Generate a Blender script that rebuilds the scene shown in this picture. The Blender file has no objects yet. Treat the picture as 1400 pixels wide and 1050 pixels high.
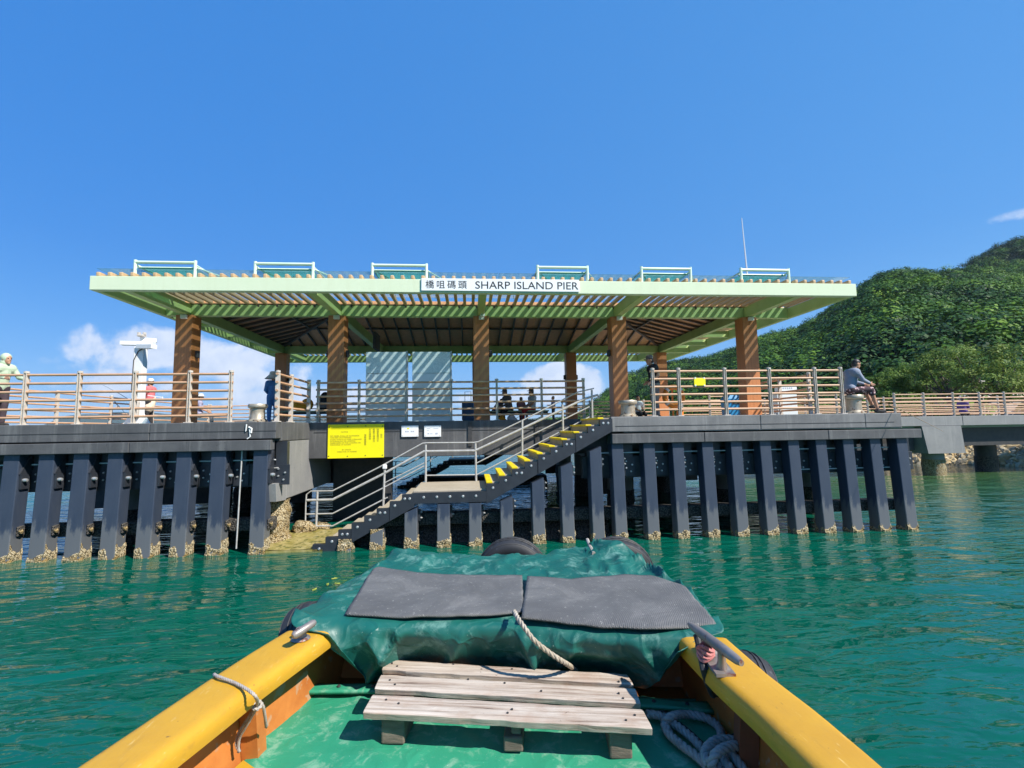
import bpy, bmesh, math, random
import numpy as np
from mathutils import Vector, Matrix, Euler, noise as mnoise
random.seed(7); RNG = np.random.default_rng(7)
S = bpy.context.scene
COL = S.collection
PI = math.pi
# ------------------------------------------------------------------ camera numbers
f_, pi_, ya_, ro_ = 664.4755, .0907, .0867, -.0158
cy, sy = math.cos(ya_), math.sin(ya_); cp, sp = math.cos(pi_), math.sin(pi_)
Fv = np.array([sy*cp, cy*cp, sp]); R0 = np.array([cy, -sy, 0.]); U0 = np.cross(R0, Fv)
cr, sr = math.cos(ro_), math.sin(ro_)
Rv = R0*cr+U0*sr; Uv = -R0*sr+U0*cr
EYE = np.array([0, 0, 2.5])
def ray(x, y): return Fv+Rv*(x-700)/f_-Uv*(y-525)/f_
def atY(x, y, Y): d = ray(x, y); return EYE+d*Y/d[1]
def atZ(x, y, z): d = ray(x, y); return EYE+d*(z-2.5)/d[2]
def X_at(px, Y, z):
    k = px-700; zz = z-2.5
    return (k*(Y*Fv[1]+zz*Fv[2])-f_*(Y*Rv[1]+zz*Rv[2]))/(f_*Rv[0]-k*Fv[0])
cam = bpy.data.cameras.new('camera'); co = bpy.data.objects.new('camera', cam); COL.objects.link(co)
cam.sensor_width = 36; cam.lens = f_/1400*36; cam.clip_end = 20000; cam.clip_start = .05
co.matrix_world = Matrix(((Rv[0], Uv[0], -Fv[0], 0), (Rv[1], Uv[1], -Fv[1], 0), (Rv[2], Uv[2], -Fv[2], 2.5), (0, 0, 0, 1)))
S.camera = co

# ------------------------------------------------------------------ materials
def newmat(name):
    m = bpy.data.materials.new(name); m.use_nodes = True
    nt = m.node_tree; b = nt.nodes['Principled BSDF']
    return m, nt, b
def N(nt, t, **kw):
    n = nt.nodes.new(t)
    for k, v in kw.items():
        if k in n.inputs: n.inputs[k].default_value = v
        else: setattr(n, k, v)
    return n
def coords(nt, scale=(1, 1, 1), kind='Object'):
    tc = N(nt, 'ShaderNodeTexCoord'); mp = N(nt, 'ShaderNodeMapping'); mp.inputs['Scale'].default_value = scale
    nt.links.new(tc.outputs[kind], mp.inputs['Vector']); return mp.outputs['Vector']
def ramp(nt, fac, stops):
    r = N(nt, 'ShaderNodeValToRGB'); e = r.color_ramp.elements
    while len(e) < len(stops): e.new(.5)
    for el, (p, c) in zip(e, stops):
        el.position = p; el.color = (*c, 1) if len(c) == 3 else c
    nt.links.new(fac, r.inputs['Fac']); return r.outputs['Color']
def mix(nt, a, b, fac, mode='MIX'):
    m = N(nt, 'ShaderNodeMix', data_type='RGBA', blend_type=mode)
    for s, v in ((m.inputs['A'], a), (m.inputs['B'], b), (m.inputs['Factor'], fac)):
        if isinstance(v, bpy.types.NodeSocket): nt.links.new(v, s)
        elif isinstance(v, (int, float)): s.default_value = v
        else: s.default_value = (*v, 1)
    return m.outputs['Result']
def noise(nt, vec, scale, detail=4, rough=.55, dist=0):
    n = N(nt, 'ShaderNodeTexNoise'); n.inputs['Scale'].default_value = scale; n.inputs['Detail'].default_value = detail
    n.inputs['Roughness'].default_value = rough; n.inputs['Distortion'].default_value = dist
    nt.links.new(vec, n.inputs['Vector']); return n.outputs['Fac']
def bump(nt, b, h, strength=.3, dist=.01):
    bn = N(nt, 'ShaderNodeBump'); bn.inputs['Strength'].default_value = strength; bn.inputs['Distance'].default_value = dist
    nt.links.new(h, bn.inputs['Height']); nt.links.new(bn.outputs['Normal'], b.inputs['Normal'])
def dark(c, k): return tuple(x*k for x in c)
def mat(name, c, c2=None, scale=6, stretch=(1, 1, 1), rough=.6, metal=0, bmp=.15, bd=.004, spots=None, spot_scale=30, spot_at=.68, spec=.5, lo=.35, hi=.65):
    """mottled two-tone surface with fine bump and optional small spots of wear"""
    m, nt, b = newmat(name); v = coords(nt, stretch)
    n1 = noise(nt, v, scale, 6, .6)
    col = ramp(nt, n1, [(lo, c), (hi, c2 or dark(c, .72))])
    if spots:
        n2 = noise(nt, v, spot_scale, 3, .6)
        msk = ramp(nt, n2, [(spot_at, (0, 0, 0)), (spot_at+.05, (1, 1, 1))])
        col = mix(nt, col, spots, msk)
    nt.links.new(col, b.inputs['Base Color'])
    b.inputs['Roughness'].default_value = rough; b.inputs['Metallic'].default_value = metal
    b.inputs['Specular IOR Level'].default_value = spec
    if bmp: bump(nt, b, noise(nt, v, scale*5, 5, .6), bmp, bd)
    return m
M = {}
M['fascia'] = mat('pale_green_paint', (.70, .77, .55), (.66, .74, .51), 3, rough=.45, bmp=.04)
M['beam'] = mat('green_paint', (.46, .60, .22), (.40, .53, .19), 3, rough=.5, bmp=.04)
M['frame'] = mat('mint_paint', (.72, .86, .68), (.66, .80, .62), 4, rough=.4, bmp=.03)
M['slat'] = mat('timber_slat', (.60, .40, .22), (.50, .32, .17), 5, (1, .15, 1), rough=.6)
M['roofwood'] = mat('brown_boards', (.72, .40, .20), (.60, .31, .15), 8, (1, 1, 1), rough=.6)
M['rafter'] = mat('dark_rafter', (.10, .075, .06), (.07, .055, .05), 8, rough=.5)
M['post'] = mat('galvanised_steel', (.60, .55, .48), (.48, .43, .37), 14, rough=.6, metal=.0, spec=.3, bmp=.06)
M['rail'] = mat('timber_rail', (.58, .36, .22), (.48, .27, .15), 9, (.3, .3, 1), rough=.5)
M['steel'] = mat('steel_tube', (.52, .51, .49), (.40, .39, .36), 12, rough=.42, metal=.15, bmp=.05)
M['white'] = mat('white_paint', (.80, .80, .78), (.74, .74, .72), 5, rough=.4, bmp=.03)
M['hplastic'] = mat('black_composite', (.030, .034, .042), (.022, .025, .032), 6, rough=.45, spots=(.10, .10, .11), spot_scale=16, spot_at=.72, bmp=.1)
M['bollard'] = mat('worn_bollard_steel', (.50, .45, .36), (.36, .30, .22), 9, rough=.42, metal=.45, spots=(.22, .12, .06), spot_scale=14, spot_at=.62)
M['yellow'] = mat('safety_yellow', (.80, .62, .0), (.72, .53, .0), 7, rough=.5, spots=(.3, .25, .12), spot_scale=18, spot_at=.70)
M['signyellow'] = mat('sign_yellow', (.90, .80, .0), (.88, .77, .0), 5, rough=.55, bmp=.02)
M['signwhite'] = mat('sign_white', (.86, .87, .86), (.84, .84, .84), 5, rough=.5, bmp=0)
M['ink'] = mat('black_ink', (.018, .018, .018), rough=.6, bmp=0)
M['fadedink'] = mat('faded_ink', (.36, .32, .02), (.42, .37, .03), rough=.6, bmp=0)
M['paleink'] = mat('pale_ink', (.42, .43, .5), (.5, .5, .55), rough=.6, bmp=0)
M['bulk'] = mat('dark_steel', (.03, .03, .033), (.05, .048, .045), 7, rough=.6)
M['bolt'] = mat('zinc_bolt', (.62, .62, .60), rough=.35, metal=.6, bmp=0)

def concrete_painted(name, c, c2, streak=(.2, .2, .2), amt=.5, spk=.6):
    m, nt, b = newmat(name); v = coords(nt)
    n1 = noise(nt, v, 1.3, 7, .65); col = ramp(nt, n1, [(.3, c), (.7, c2)])
    vs = coords(nt, (5, 5, .35)); n2 = noise(nt, vs, 1.6, 5, .7)
    col = mix(nt, col, streak, ramp(nt, n2, [(.52, (0, 0, 0)), (.78, (amt, amt, amt))]))
    n3 = noise(nt, v, 22, 4, .6); col = mix(nt, col, dark(c, .5), ramp(nt, n3, [(.62, (0, 0, 0)), (.72, (spk, spk, spk))]))
    nt.links.new(col, b.inputs['Base Color']); b.inputs['Roughness'].default_value = .72
    bump(nt, b, noise(nt, v, 30, 6, .65), .35, .006); return m
M['deckedge'] = concrete_painted('dark_painted_concrete', (.058, .058, .061), (.112, .112, .113), (.20, .20, .195), .8)
M['deckedgelight'] = concrete_painted('weathered_grey_concrete', (.11, .11, .112), (.215, .21, .205), (.30, .295, .285), .75)
M['fascia'] = concrete_painted('pale_green_paint_weathered', (.70, .77, .55), (.66, .74, .51), (.58, .62, .40), .35, .12)
M['concrete'] = concrete_painted('grey_concrete', (.20, .20, .20), (.27, .265, .255), (.34, .33, .31), .7)
M['slabgrey'] = concrete_painted('light_grey_slab', (.78, .78, .76), (.84, .84, .82), (.86, .86, .85), .6)
M['deck'] = concrete_painted('deck_paving', (.46, .42, .36), (.52, .47, .41), (.4, .37, .33), .4)
M['step'] = concrete_painted('sandy_step_concrete', (.42, .36, .27), (.34, .29, .21), (.25, .20, .13), .7)

def m_column():
    m, nt, b = newmat('brown_cladding'); tc = N(nt, 'ShaderNodeTexCoord')
    v = coords(nt, (26, 26, .5)); n1 = noise(nt, v, 1, 5, .6)
    col = ramp(nt, n1, [(.3, (.56, .215, .075)), (.7, (.43, .155, .05))])
    nt.links.new(col, b.inputs['Base Color']); b.inputs['Roughness'].default_value = .5
    bump(nt, b, n1, .25, .004); return m
M['column'] = m_column()
def m_pile():
    m, nt, b = newmat('blue_black_pile'); v = coords(nt, (1, 1, 1)); vs = coords(nt, (3, 3, .8))
    n1 = noise(nt, vs, 2.2, 6, .65); col = ramp(nt, n1, [(.3, (.030, .042, .068)), (.72, (.046, .058, .083))])
    n2 = noise(nt, vs, 9, 5, .75); col = mix(nt, col, (.20, .23, .27), ramp(nt, n2, [(.63, (0, 0, 0)), (.74, (.4, .4, .4))]))
    # salt and weed staining that rises a few decimetres out of the tide zone
    tc = N(nt, 'ShaderNodeTexCoord'); sx = N(nt, 'ShaderNodeSeparateXYZ'); nt.links.new(tc.outputs['Object'], sx.inputs['Vector'])
    ad = N(nt, 'ShaderNodeMath', operation='MULTIPLY_ADD'); nt.links.new(noise(nt, coords(nt, (6, 6, 1.4)), 1.4, 6, .7), ad.inputs[0]); ad.inputs[1].default_value = -1.15; nt.links.new(sx.outputs['Z'], ad.inputs[2])
    msk = ramp(nt, ad.outputs[0], [(.0, (.45, .45, .45)), (.14, (0, 0, 0))])
    col = mix(nt, col, (.20, .20, .19), msk)
    nt.links.new(col, b.inputs['Base Color']); b.inputs['Roughness'].default_value = .42
    bump(nt, b, noise(nt, v, 14, 6, .7), .25, .006); return m
M['pile'] = m_pile()
def m_barnacle():
    m, nt, b = newmat('barnacle_crust'); v = coords(nt)
    vo = N(nt, 'ShaderNodeTexVoronoi'); vo.inputs['Scale'].default_value = 34; nt.links.new(v, vo.inputs['Vector'])
    c1 = ramp(nt, vo.outputs['Distance'], [(.1, (.66, .60, .46)), (.5, (.42, .34, .20)), (.8, (.07, .055, .03))])
    c2 = ramp(nt, noise(nt, v, 9, 5, .7), [(.35, (1, 1, 1)), (.65, (.55, .42, .2))])
    nt.links.new(mix(nt, c1, c2, 1., 'MULTIPLY'), b.inputs['Base Color']); b.inputs['Roughness'].default_value = .85
    bump(nt, b, vo.outputs['Distance'], .9, -.02); return m
M['barnacle'] = m_barnacle()
def m_darkbarn():
    m, nt, b = newmat('dark_mussel_crust'); v = coords(nt)
    vo = N(nt, 'ShaderNodeTexVoronoi'); vo.inputs['Scale'].default_value = 28; nt.links.new(v, vo.inputs['Vector'])
    col = ramp(nt, vo.outputs['Distance'], [(.05, (.16, .14, .11)), (.5, (.05, .045, .04)), (.8, (.015, .014, .012))])
    nt.links.new(col, b.inputs['Base Color']); b.inputs['Roughness'].default_value = .85
    bump(nt, b, vo.outputs['Distance'], .9, -.02); return m
M['mussel'] = m_darkbarn()
M['algae'] = mat('wet_algae', (.25, .21, .05), (.40, .33, .14), 5, rough=.35, spots=(.12, .12, .03), spot_scale=9, spot_at=.55, bmp=.4, bd=.01)
def m_marble():
    m, nt, b = newmat('veined_grey_stone'); v = coords(nt, (1, 1, 1.0))
    n1 = noise(nt, v, 3.2, 8, .68, 2.4)
    col = ramp(nt, n1, [(.30, (.70, .74, .72)), (.46, (.84, .86, .83)), (.50, (.56, .61, .60)), (.55, (.86, .88, .85)), (.75, (.76, .79, .77))])
    nt.links.new(col, b.inputs['Base Color']); b.inputs['Roughness'].default_value = .4; return m
M['marble'] = m_marble()
def m_glass(name, tint, k=.75, gl=.18):
    m, nt, b = newmat(name); nt.nodes.remove(b)
    tr = N(nt, 'ShaderNodeBsdfTransparent'); tr.inputs['Color'].default_value = (*tint, 1)
    df = N(nt, 'ShaderNodeBsdfTranslucent'); df.inputs['Color'].default_value = (tint[0]*.6, tint[1]*.8, tint[2]*.8, 1)
    gs = N(nt, 'ShaderNodeBsdfGlossy'); gs.inputs['Roughness'].default_value = .05
    fr = N(nt, 'ShaderNodeFresnel'); fr.inputs['IOR'].default_value = 1.45
    m1 = N(nt, 'ShaderNodeMixShader'); m1.inputs['Fac'].default_value = 1-k
    nt.links.new(tr.outputs[0], m1.inputs[1]); nt.links.new(df.outputs[0], m1.inputs[2])
    m2 = N(nt, 'ShaderNodeMixShader'); fm = N(nt, 'ShaderNodeMath', operation='MULTIPLY'); fm.inputs[1].default_value = .35; nt.links.new(fr.outputs[0], fm.inputs[0]); nt.links.new(fm.outputs[0], m2.inputs['Fac'])
    nt.links.new(m1.outputs[0], m2.inputs[1]); nt.links.new(gs.outputs[0], m2.inputs[2])
    nt.links.new(m2.outputs[0], nt.nodes['Material Output'].inputs['Surface']); return m
M['glass'] = m_glass('canopy_glass', (.80, .91, .92), .90)
M['glassgreen'] = m_glass('green_panel_glass', (.60, .93, .86), .7)

# ------------------------------------------------------------------ mesh helpers
class MB:
    def __init__(s): s.v = []; s.f = []
    def add(s, vs, fs):
        o = len(s.v); s.v += [tuple(map(float, p)) for p in vs]; s.f += [tuple(i+o for i in q) for q in fs]; return s
    def box(s, x0, x1, y0, y1, z0, z1):
        return s.add([(x0, y0, z0), (x1, y0, z0), (x1, y1, z0), (x0, y1, z0), (x0, y0, z1), (x1, y0, z1), (x1, y1, z1), (x0, y1, z1)],
                     [(0, 3, 2, 1), (4, 5, 6, 7), (0, 1, 5, 4), (1, 2, 6, 5), (2, 3, 7, 6), (3, 0, 4, 7)])
    def bbox(s, x0, x1, y0, y1, z0, z1, b=.01):
        """box with chamfered edges"""
        bm = bmesh.new(); bmesh.ops.create_cube(bm, size=1)
        for q in bm.verts: q.co = ((x0+x1)/2+q.co.x*(x1-x0), (y0+y1)/2+q.co.y*(y1-y0), (z0+z1)/2+q.co.z*(z1-z0))
        bmesh.ops.bevel(bm, geom=list(bm.edges), offset=min(b, .45*min(x1-x0, y1-y0, z1-z0)), segments=2, profile=.5, affect='EDGES')
        return s.bm(bm)
    def bm(s, bm):
        bm.verts.index_update(); s.add([q.co[:] for q in bm.verts], [[q.index for q in fc.verts] for fc in bm.faces]); bm.free(); return s
    def hexa(s, p):  # 8 points: bottom 4, top 4
        return s.add(p, [(0, 3, 2, 1), (4, 5, 6, 7), (0, 1, 5, 4), (1, 2, 6, 5), (2, 3, 7, 6), (3, 0, 4, 7)])
    def bar(s, a, b, w, h, up=(0, 0, 1)):
        a = Vector(a); b = Vector(b); d = (b-a).normalized(); u = Vector(up)
        r = d.cross(u); r = r.normalized() if r.length > 1e-5 else Vector((1, 0, 0)); u = r.cross(d)
        p = []
        for q in (a, b):
            p += [q-r*w/2-u*h/2, q+r*w/2-u*h/2, q+r*w/2+u*h/2, q-r*w/2+u*h/2]
        return s.add(p, [(0, 1, 2, 3), (7, 6, 5, 4), (0, 4, 5, 1), (1, 5, 6, 2), (2, 6, 7, 3), (3, 7, 4, 0)])
    def tube(s, pts, r, n=8, caps=True, closed=False):
        pts = [Vector(p) for p in pts]; k = len(pts)
        rs = r if isinstance(r, (list, tuple)) else [r]*k
        vs = []; fs = []; prev = None
        for i, p in enumerate(pts):
            if closed: d = pts[(i+1) % k]-pts[i-1]
            else: d = pts[min(i+1, k-1)]-pts[max(i-1, 0)]
            d = d.normalized() if d.length > 1e-9 else Vector((0, 0, 1))
            if prev is None:
                a = d.cross(Vector((0, 0, 1)));
                if a.length < 1e-3: a = d.cross(Vector((1, 0, 0)))
            else: a = prev-d*prev.dot(d)
            a.normalize(); prev = a; c = d.cross(a)
            for j in range(n):
                t = 2*PI*j/n; vs.append(p+(a*math.cos(t)+c*math.sin(t))*rs[i])
        m = k if closed else k-1
        for i in range(m):
            for j in range(n):
                i2 = (i+1) % k
                fs.append((i*n+j, i*n+(j+1) % n, i2*n+(j+1) % n, i2*n+j))
        if caps and not closed: fs.append(tuple(range(n-1, -1, -1))); fs.append(tuple((k-1)*n+j for j in range(n)))
        return s.add(vs, fs)
    def lathe(s, prof, c=(0, 0, 0), n=20, axis='Z'):
        vs = []; fs = []; k = len(prof)
        for r, z in prof:
            for j in range(n):
                t = 2*PI*j/n; p = (r*math.cos(t), r*math.sin(t), z)
                if axis == 'Y': p = (p[0], p[2], p[1])
                if axis == 'X': p = (p[2], p[0], p[1])
                vs.append((p[0]+c[0], p[1]+c[1], p[2]+c[2]))
        for i in range(k-1):
            for j in range(n): fs.append((i*n+j, i*n+(j+1) % n, (i+1)*n+(j+1) % n, (i+1)*n+j))
        if prof[0][0] > 1e-6: fs.append(tuple(range(n-1, -1, -1)))
        if prof[-1][0] > 1e-6: fs.append(tuple((k-1)*n+j for j in range(n)))
        return s.add(vs, fs)
    def prism(s, poly, y0, y1):  # polygon in XZ extruded along Y
        k = len(poly); vs = [(x, y0, z) for x, z in poly]+[(x, y1, z) for x, z in poly]
        return s.add(vs, [tuple(range(k)), tuple(range(2*k-1, k-1, -1))]+[(i, i+k, (i+1) % k+k, (i+1) % k) for i in range(k)])
    def grid(s, rows, thick=0):
        h = len(rows); w = len(rows[0]); vs = [p for r in rows for p in r]
        return s.add(vs, [(i*w+j, i*w+j+1, (i+1)*w+j+1, (i+1)*w+j) for i in range(h-1) for j in range(w-1)])
    def build(s, name, m, parent=None, base=None, smooth=False, fix=True):
        o0 = Vector((0, 0, 0))
        if parent is not None:
            p = parent
            while p is not None: o0 += p.location; p = p.parent
        b = Vector(base) if base is not None else Vector((0, 0, 0))
        me = bpy.data.meshes.new(name)
        me.from_pydata([(x-o0.x-b.x, y-o0.y-b.y, z-o0.z-b.z) for x, y, z in s.v], [], s.f)
        if fix:
            bm = bmesh.new(); bm.from_mesh(me); bmesh.ops.recalc_face_normals(bm, faces=list(bm.faces)); bm.to_mesh(me); bm.free()
        if m is not None: me.materials.append(M[m] if isinstance(m, str) else m)
        if smooth: smooth_by_angle(me)
        o = bpy.data.objects.new(name, me); COL.objects.link(o)
        o.location = b
        if parent is not None: o.parent = parent
        return o
def smooth_by_angle(me, ang=40):
    me.polygons.foreach_set('use_smooth', [True]*len(me.polygons))
    bm = bmesh.new(); bm.from_mesh(me)
    for e in bm.edges:
        if len(e.link_faces) == 2 and e.calc_face_angle(0) > math.radians(ang): e.smooth = False
    bm.to_mesh(me); bm.free()
def tag(o, label=None, cat=None, group=None, kind=None):
    for k, v in (('label', label), ('category', cat), ('group', group), ('kind', kind)):
        if v: o[k] = v
    return o
def thing(name, loc, label, cat, group=None):
    o = bpy.data.objects.new(name, None); COL.objects.link(o); o.location = loc; o.empty_display_size = .1
    return tag(o, label, cat, group)
def dup(root, loc, label=None):
    r = root.copy(); COL.objects.link(r); r.location = loc
    if label: r['label'] = label
    for ch in list(root.children):
        c = ch.copy(); COL.objects.link(c); c.parent = r
        for g in list(ch.children):
            d = g.copy(); COL.objects.link(d); d.parent = c
    return r
def mod_apply(o):
    dg = bpy.context.evaluated_depsgraph_get(); dg.update()
    me = bpy.data.meshes.new_from_object(o.evaluated_get(dg)); o.modifiers.clear(); o.data = me; return o
ORD = ['first', 'second', 'third', 'fourth', 'fifth', 'sixth', 'seventh', 'eighth', 'ninth', 'tenth', 'eleventh', 'twelfth']
def text(body, h, loc, mname, parent, name='lettering', align='LEFT', xs=1., rot=(PI/2, 0, 0), gap=1., line=1., ext=.002):
    cu = bpy.data.curves.new(name, 'FONT'); cu.body = body; cu.size = h; cu.align_x = align; cu.extrude = ext
    cu.space_character = gap; cu.space_line = line; cu.resolution_u = 4
    o = bpy.data.objects.new(name, cu); COL.objects.link(o)
    dg = bpy.context.evaluated_depsgraph_get(); dg.update()
    me = bpy.data.meshes.new_from_object(o.evaluated_get(dg)); COL.objects.unlink(o); bpy.data.objects.remove(o)
    mt = Matrix.Translation(Vector(loc)-(parent.location if parent else Vector())) @ Euler(rot).to_matrix().to_4x4() @ Matrix.Diagonal((xs, 1, 1, 1))
    me.transform(mt); me.materials.clear(); me.materials.append(M[mname])
    r = bpy.data.objects.new(name, me); COL.objects.link(r); r.parent = parent; return r
# ------------------------------------------------------------------ world, sun
ZD = 2.72          # deck level above the water
YF = 10.76         # front face of the pier
YR = 12.95         # face of the recess behind the stairs
sunv = Vector((.80, -.63, 1.0)).normalized()
elev = math.asin(sunv.z); az = math.atan2(sunv.x, sunv.y)
W = bpy.data.worlds.new('World'); S.world = W; W.use_nodes = True
nt = W.node_tree; bg = nt.nodes['Background']
sky = N(nt, 'ShaderNodeTexSky', sky_type='NISHITA'); sky.sun_disc = False
sky.sun_elevation = elev; sky.sun_rotation = az; sky.air_density = 1.0; sky.dust_density = 0.; sky.ozone_density = 2.2; sky.altitude = 0
tc = N(nt, 'ShaderNodeTexCoord')
hs = N(nt, 'ShaderNodeHueSaturation'); hs.inputs['Saturation'].default_value = 1.32; hs.inputs['Value'].default_value = 1.3
nt.links.new(sky.outputs[0], hs.inputs['Color'])
# clouds: soft noise kept to a few directions of the sky dome
def cloud_dir(px, py, rx, ry):
    d = ray(px, py); d = d/np.linalg.norm(d); return d, rx/f_, ry/f_
nrm = N(nt, 'ShaderNodeVectorMath', operation='NORMALIZE'); nt.links.new(tc.outputs['Generated'], nrm.inputs[0])
cn = noise(nt, nrm.outputs[0], 13, 9, .58, .25)
total = None
for px, py, rx, ry, amp in ((205, 478, 92, 38, 1.0), (315, 503, 110, 38, .9), (200, 522, 130, 26, .75), (440, 545, 200, 22, .65), (770, 524, 68, 34, 1.15), (690, 545, 120, 18, .8), (1386, 296, 30, 9, .32), (330, 480, 60, 14, .6), (20, 490, 60, 12, .45)):
    d, ax, ay = cloud_dir(px, py, rx, ry)
    hz = math.hypot(d[0], d[1]); rt = Vector((d[1]/hz, -d[0]/hz, 0)); up = Vector((-d[0]*d[2]/hz, -d[1]*d[2]/hz, hz))
    sub = N(nt, 'ShaderNodeVectorMath', operation='SUBTRACT'); nt.links.new(nrm.outputs[0], sub.inputs[0]); sub.inputs[1].default_value = tuple(d)
    parts = []
    for vec, r in ((rt, ax), (up, ay)):
        dt = N(nt, 'ShaderNodeVectorMath', operation='DOT_PRODUCT'); nt.links.new(sub.outputs[0], dt.inputs[0]); dt.inputs[1].default_value = tuple(vec/r)
        sq = N(nt, 'ShaderNodeMath', operation='POWER'); ab = N(nt, 'ShaderNodeMath', operation='ABSOLUTE'); nt.links.new(dt.outputs['Value'], ab.inputs[0])
        nt.links.new(ab.outputs[0], sq.inputs[0]); sq.inputs[1].default_value = 2.; parts.append(sq.outputs[0])
    sm = N(nt, 'ShaderNodeMath', operation='ADD'); nt.links.new(parts[0], sm.inputs[0]); nt.links.new(parts[1], sm.inputs[1])
    # the forward half of the sphere only
    fw = N(nt, 'ShaderNodeVectorMath', operation='DOT_PRODUCT'); nt.links.new(nrm.outputs[0], fw.inputs[0]); fw.inputs[1].default_value = tuple(d)
    gt = N(nt, 'ShaderNodeMath', operation='GREATER_THAN'); nt.links.new(fw.outputs['Value'], gt.inputs[0]); gt.inputs[1].default_value = .5
    iv = N(nt, 'ShaderNodeMath', operation='MULTIPLY_ADD'); nt.links.new(sm.outputs[0], iv.inputs[0]); iv.inputs[1].default_value = -amp; iv.inputs[2].default_value = amp
    ml = N(nt, 'ShaderNodeMath', operation='MULTIPLY'); nt.links.new(iv.outputs[0], ml.inputs[0]); nt.links.new(gt.outputs[0], ml.inputs[1])
    if total is None: total = ml.outputs[0]
    else:
        mx = N(nt, 'ShaderNodeMath', operation='MAXIMUM'); nt.links.new(total, mx.inputs[0]); nt.links.new(ml.outputs[0], mx.inputs[1]); total = mx.outputs[0]
a1 = N(nt, 'ShaderNodeMath', operation='MULTIPLY_ADD'); nt.links.new(cn, a1.inputs[0]); a1.inputs[1].default_value = 2.4; a1.inputs[2].default_value = -1.35
cl0 = N(nt, 'ShaderNodeMath', operation='MAXIMUM'); nt.links.new(total, cl0.inputs[0]); cl0.inputs[1].default_value = 0
gate = N(nt, 'ShaderNodeMapRange'); nt.links.new(total, gate.inputs['Value']); gate.inputs['From Min'].default_value = 0; gate.inputs['From Max'].default_value = .35
a20 = N(nt, 'ShaderNodeMath', operation='ADD'); nt.links.new(a1.outputs[0], a20.inputs[0]); nt.links.new(cl0.outputs[0], a20.inputs[1])
a2 = N(nt, 'ShaderNodeMath', operation='MULTIPLY'); nt.links.new(a20.outputs[0], a2.inputs[0]); nt.links.new(gate.outputs[0], a2.inputs[1])
a3 = N(nt, 'ShaderNodeMapRange'); nt.links.new(a2.outputs[0], a3.inputs['Value']); a3.inputs['From Min'].default_value = .12; a3.inputs['From Max'].default_value = .62; a3.interpolation_type = 'SMOOTHSTEP'
a4 = N(nt, 'ShaderNodeMath', operation='MULTIPLY'); nt.links.new(a3.outputs[0], a4.inputs[0]); a4.inputs[1].default_value = .82
cn2 = noise(nt, nrm.outputs[0], 24, 5, .6)
ccol = ramp(nt, cn2, [(.3, (4.0, 4.5, 5.5)), (.7, (5.6, 5.8, 6.2))])
# the air close to the sea horizon stays blue
sz = N(nt, 'ShaderNodeSeparateXYZ'); nt.links.new(nrm.outputs[0], sz.inputs['Vector'])
grad = ramp(nt, sz.outputs['Z'], [(0., (.85, 2.4, 4.6)), (.10, (.58, 2.05, 4.5)), (.30, (.34, 1.62, 4.25)), (1., (.26, 1.42, 3.95))])
# deeper blue away from the sun's side, paler towards it
sd = N(nt, 'ShaderNodeVectorMath', operation='DOT_PRODUCT'); nt.links.new(nrm.outputs[0], sd.inputs[0]); sd.inputs[1].default_value = (.95, -.3, .1)
mrx = N(nt, 'ShaderNodeMapRange'); nt.links.new(sd.outputs['Value'], mrx.inputs['Value']); mrx.inputs['From Min'].default_value = -.75; mrx.inputs['From Max'].default_value = .65
tint = mix(nt, (.62, .84, .97), (1.5, 1.16, 1.04), mrx.outputs[0])
grad = mix(nt, grad, tint, 1., 'MULTIPLY')
lowsky = mix(nt, hs.outputs[0], grad, .85)
nt.links.new(mix(nt, lowsky, ccol, a4.outputs[0]), bg.inputs['Color'])
bg.inputs['Strength'].default_value = .105
sl = bpy.data.lights.new('sun', 'SUN'); sl.energy = 4.4; sl.angle = math.radians(.53); sl.color = (1, .95, .87)
so = bpy.data.objects.new('sun', sl); COL.objects.link(so); so.rotation_euler = (-sunv).to_track_quat('-Z', 'Y').to_euler(); so.location = (20, -12, 40)
S.view_settings.view_transform = 'Standard'; S.view_settings.look = 'None'; S.view_settings.gamma = 1; S.view_settings.exposure = .8
S.render.engine = 'CYCLES'
S.cycles.max_bounces = 8; S.cycles.transparent_max_bounces = 24; S.cycles.diffuse_bounces = 3; S.cycles.glossy_bounces = 4
S.cycles.caustics_reflective = False; S.cycles.caustics_refractive = False

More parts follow.
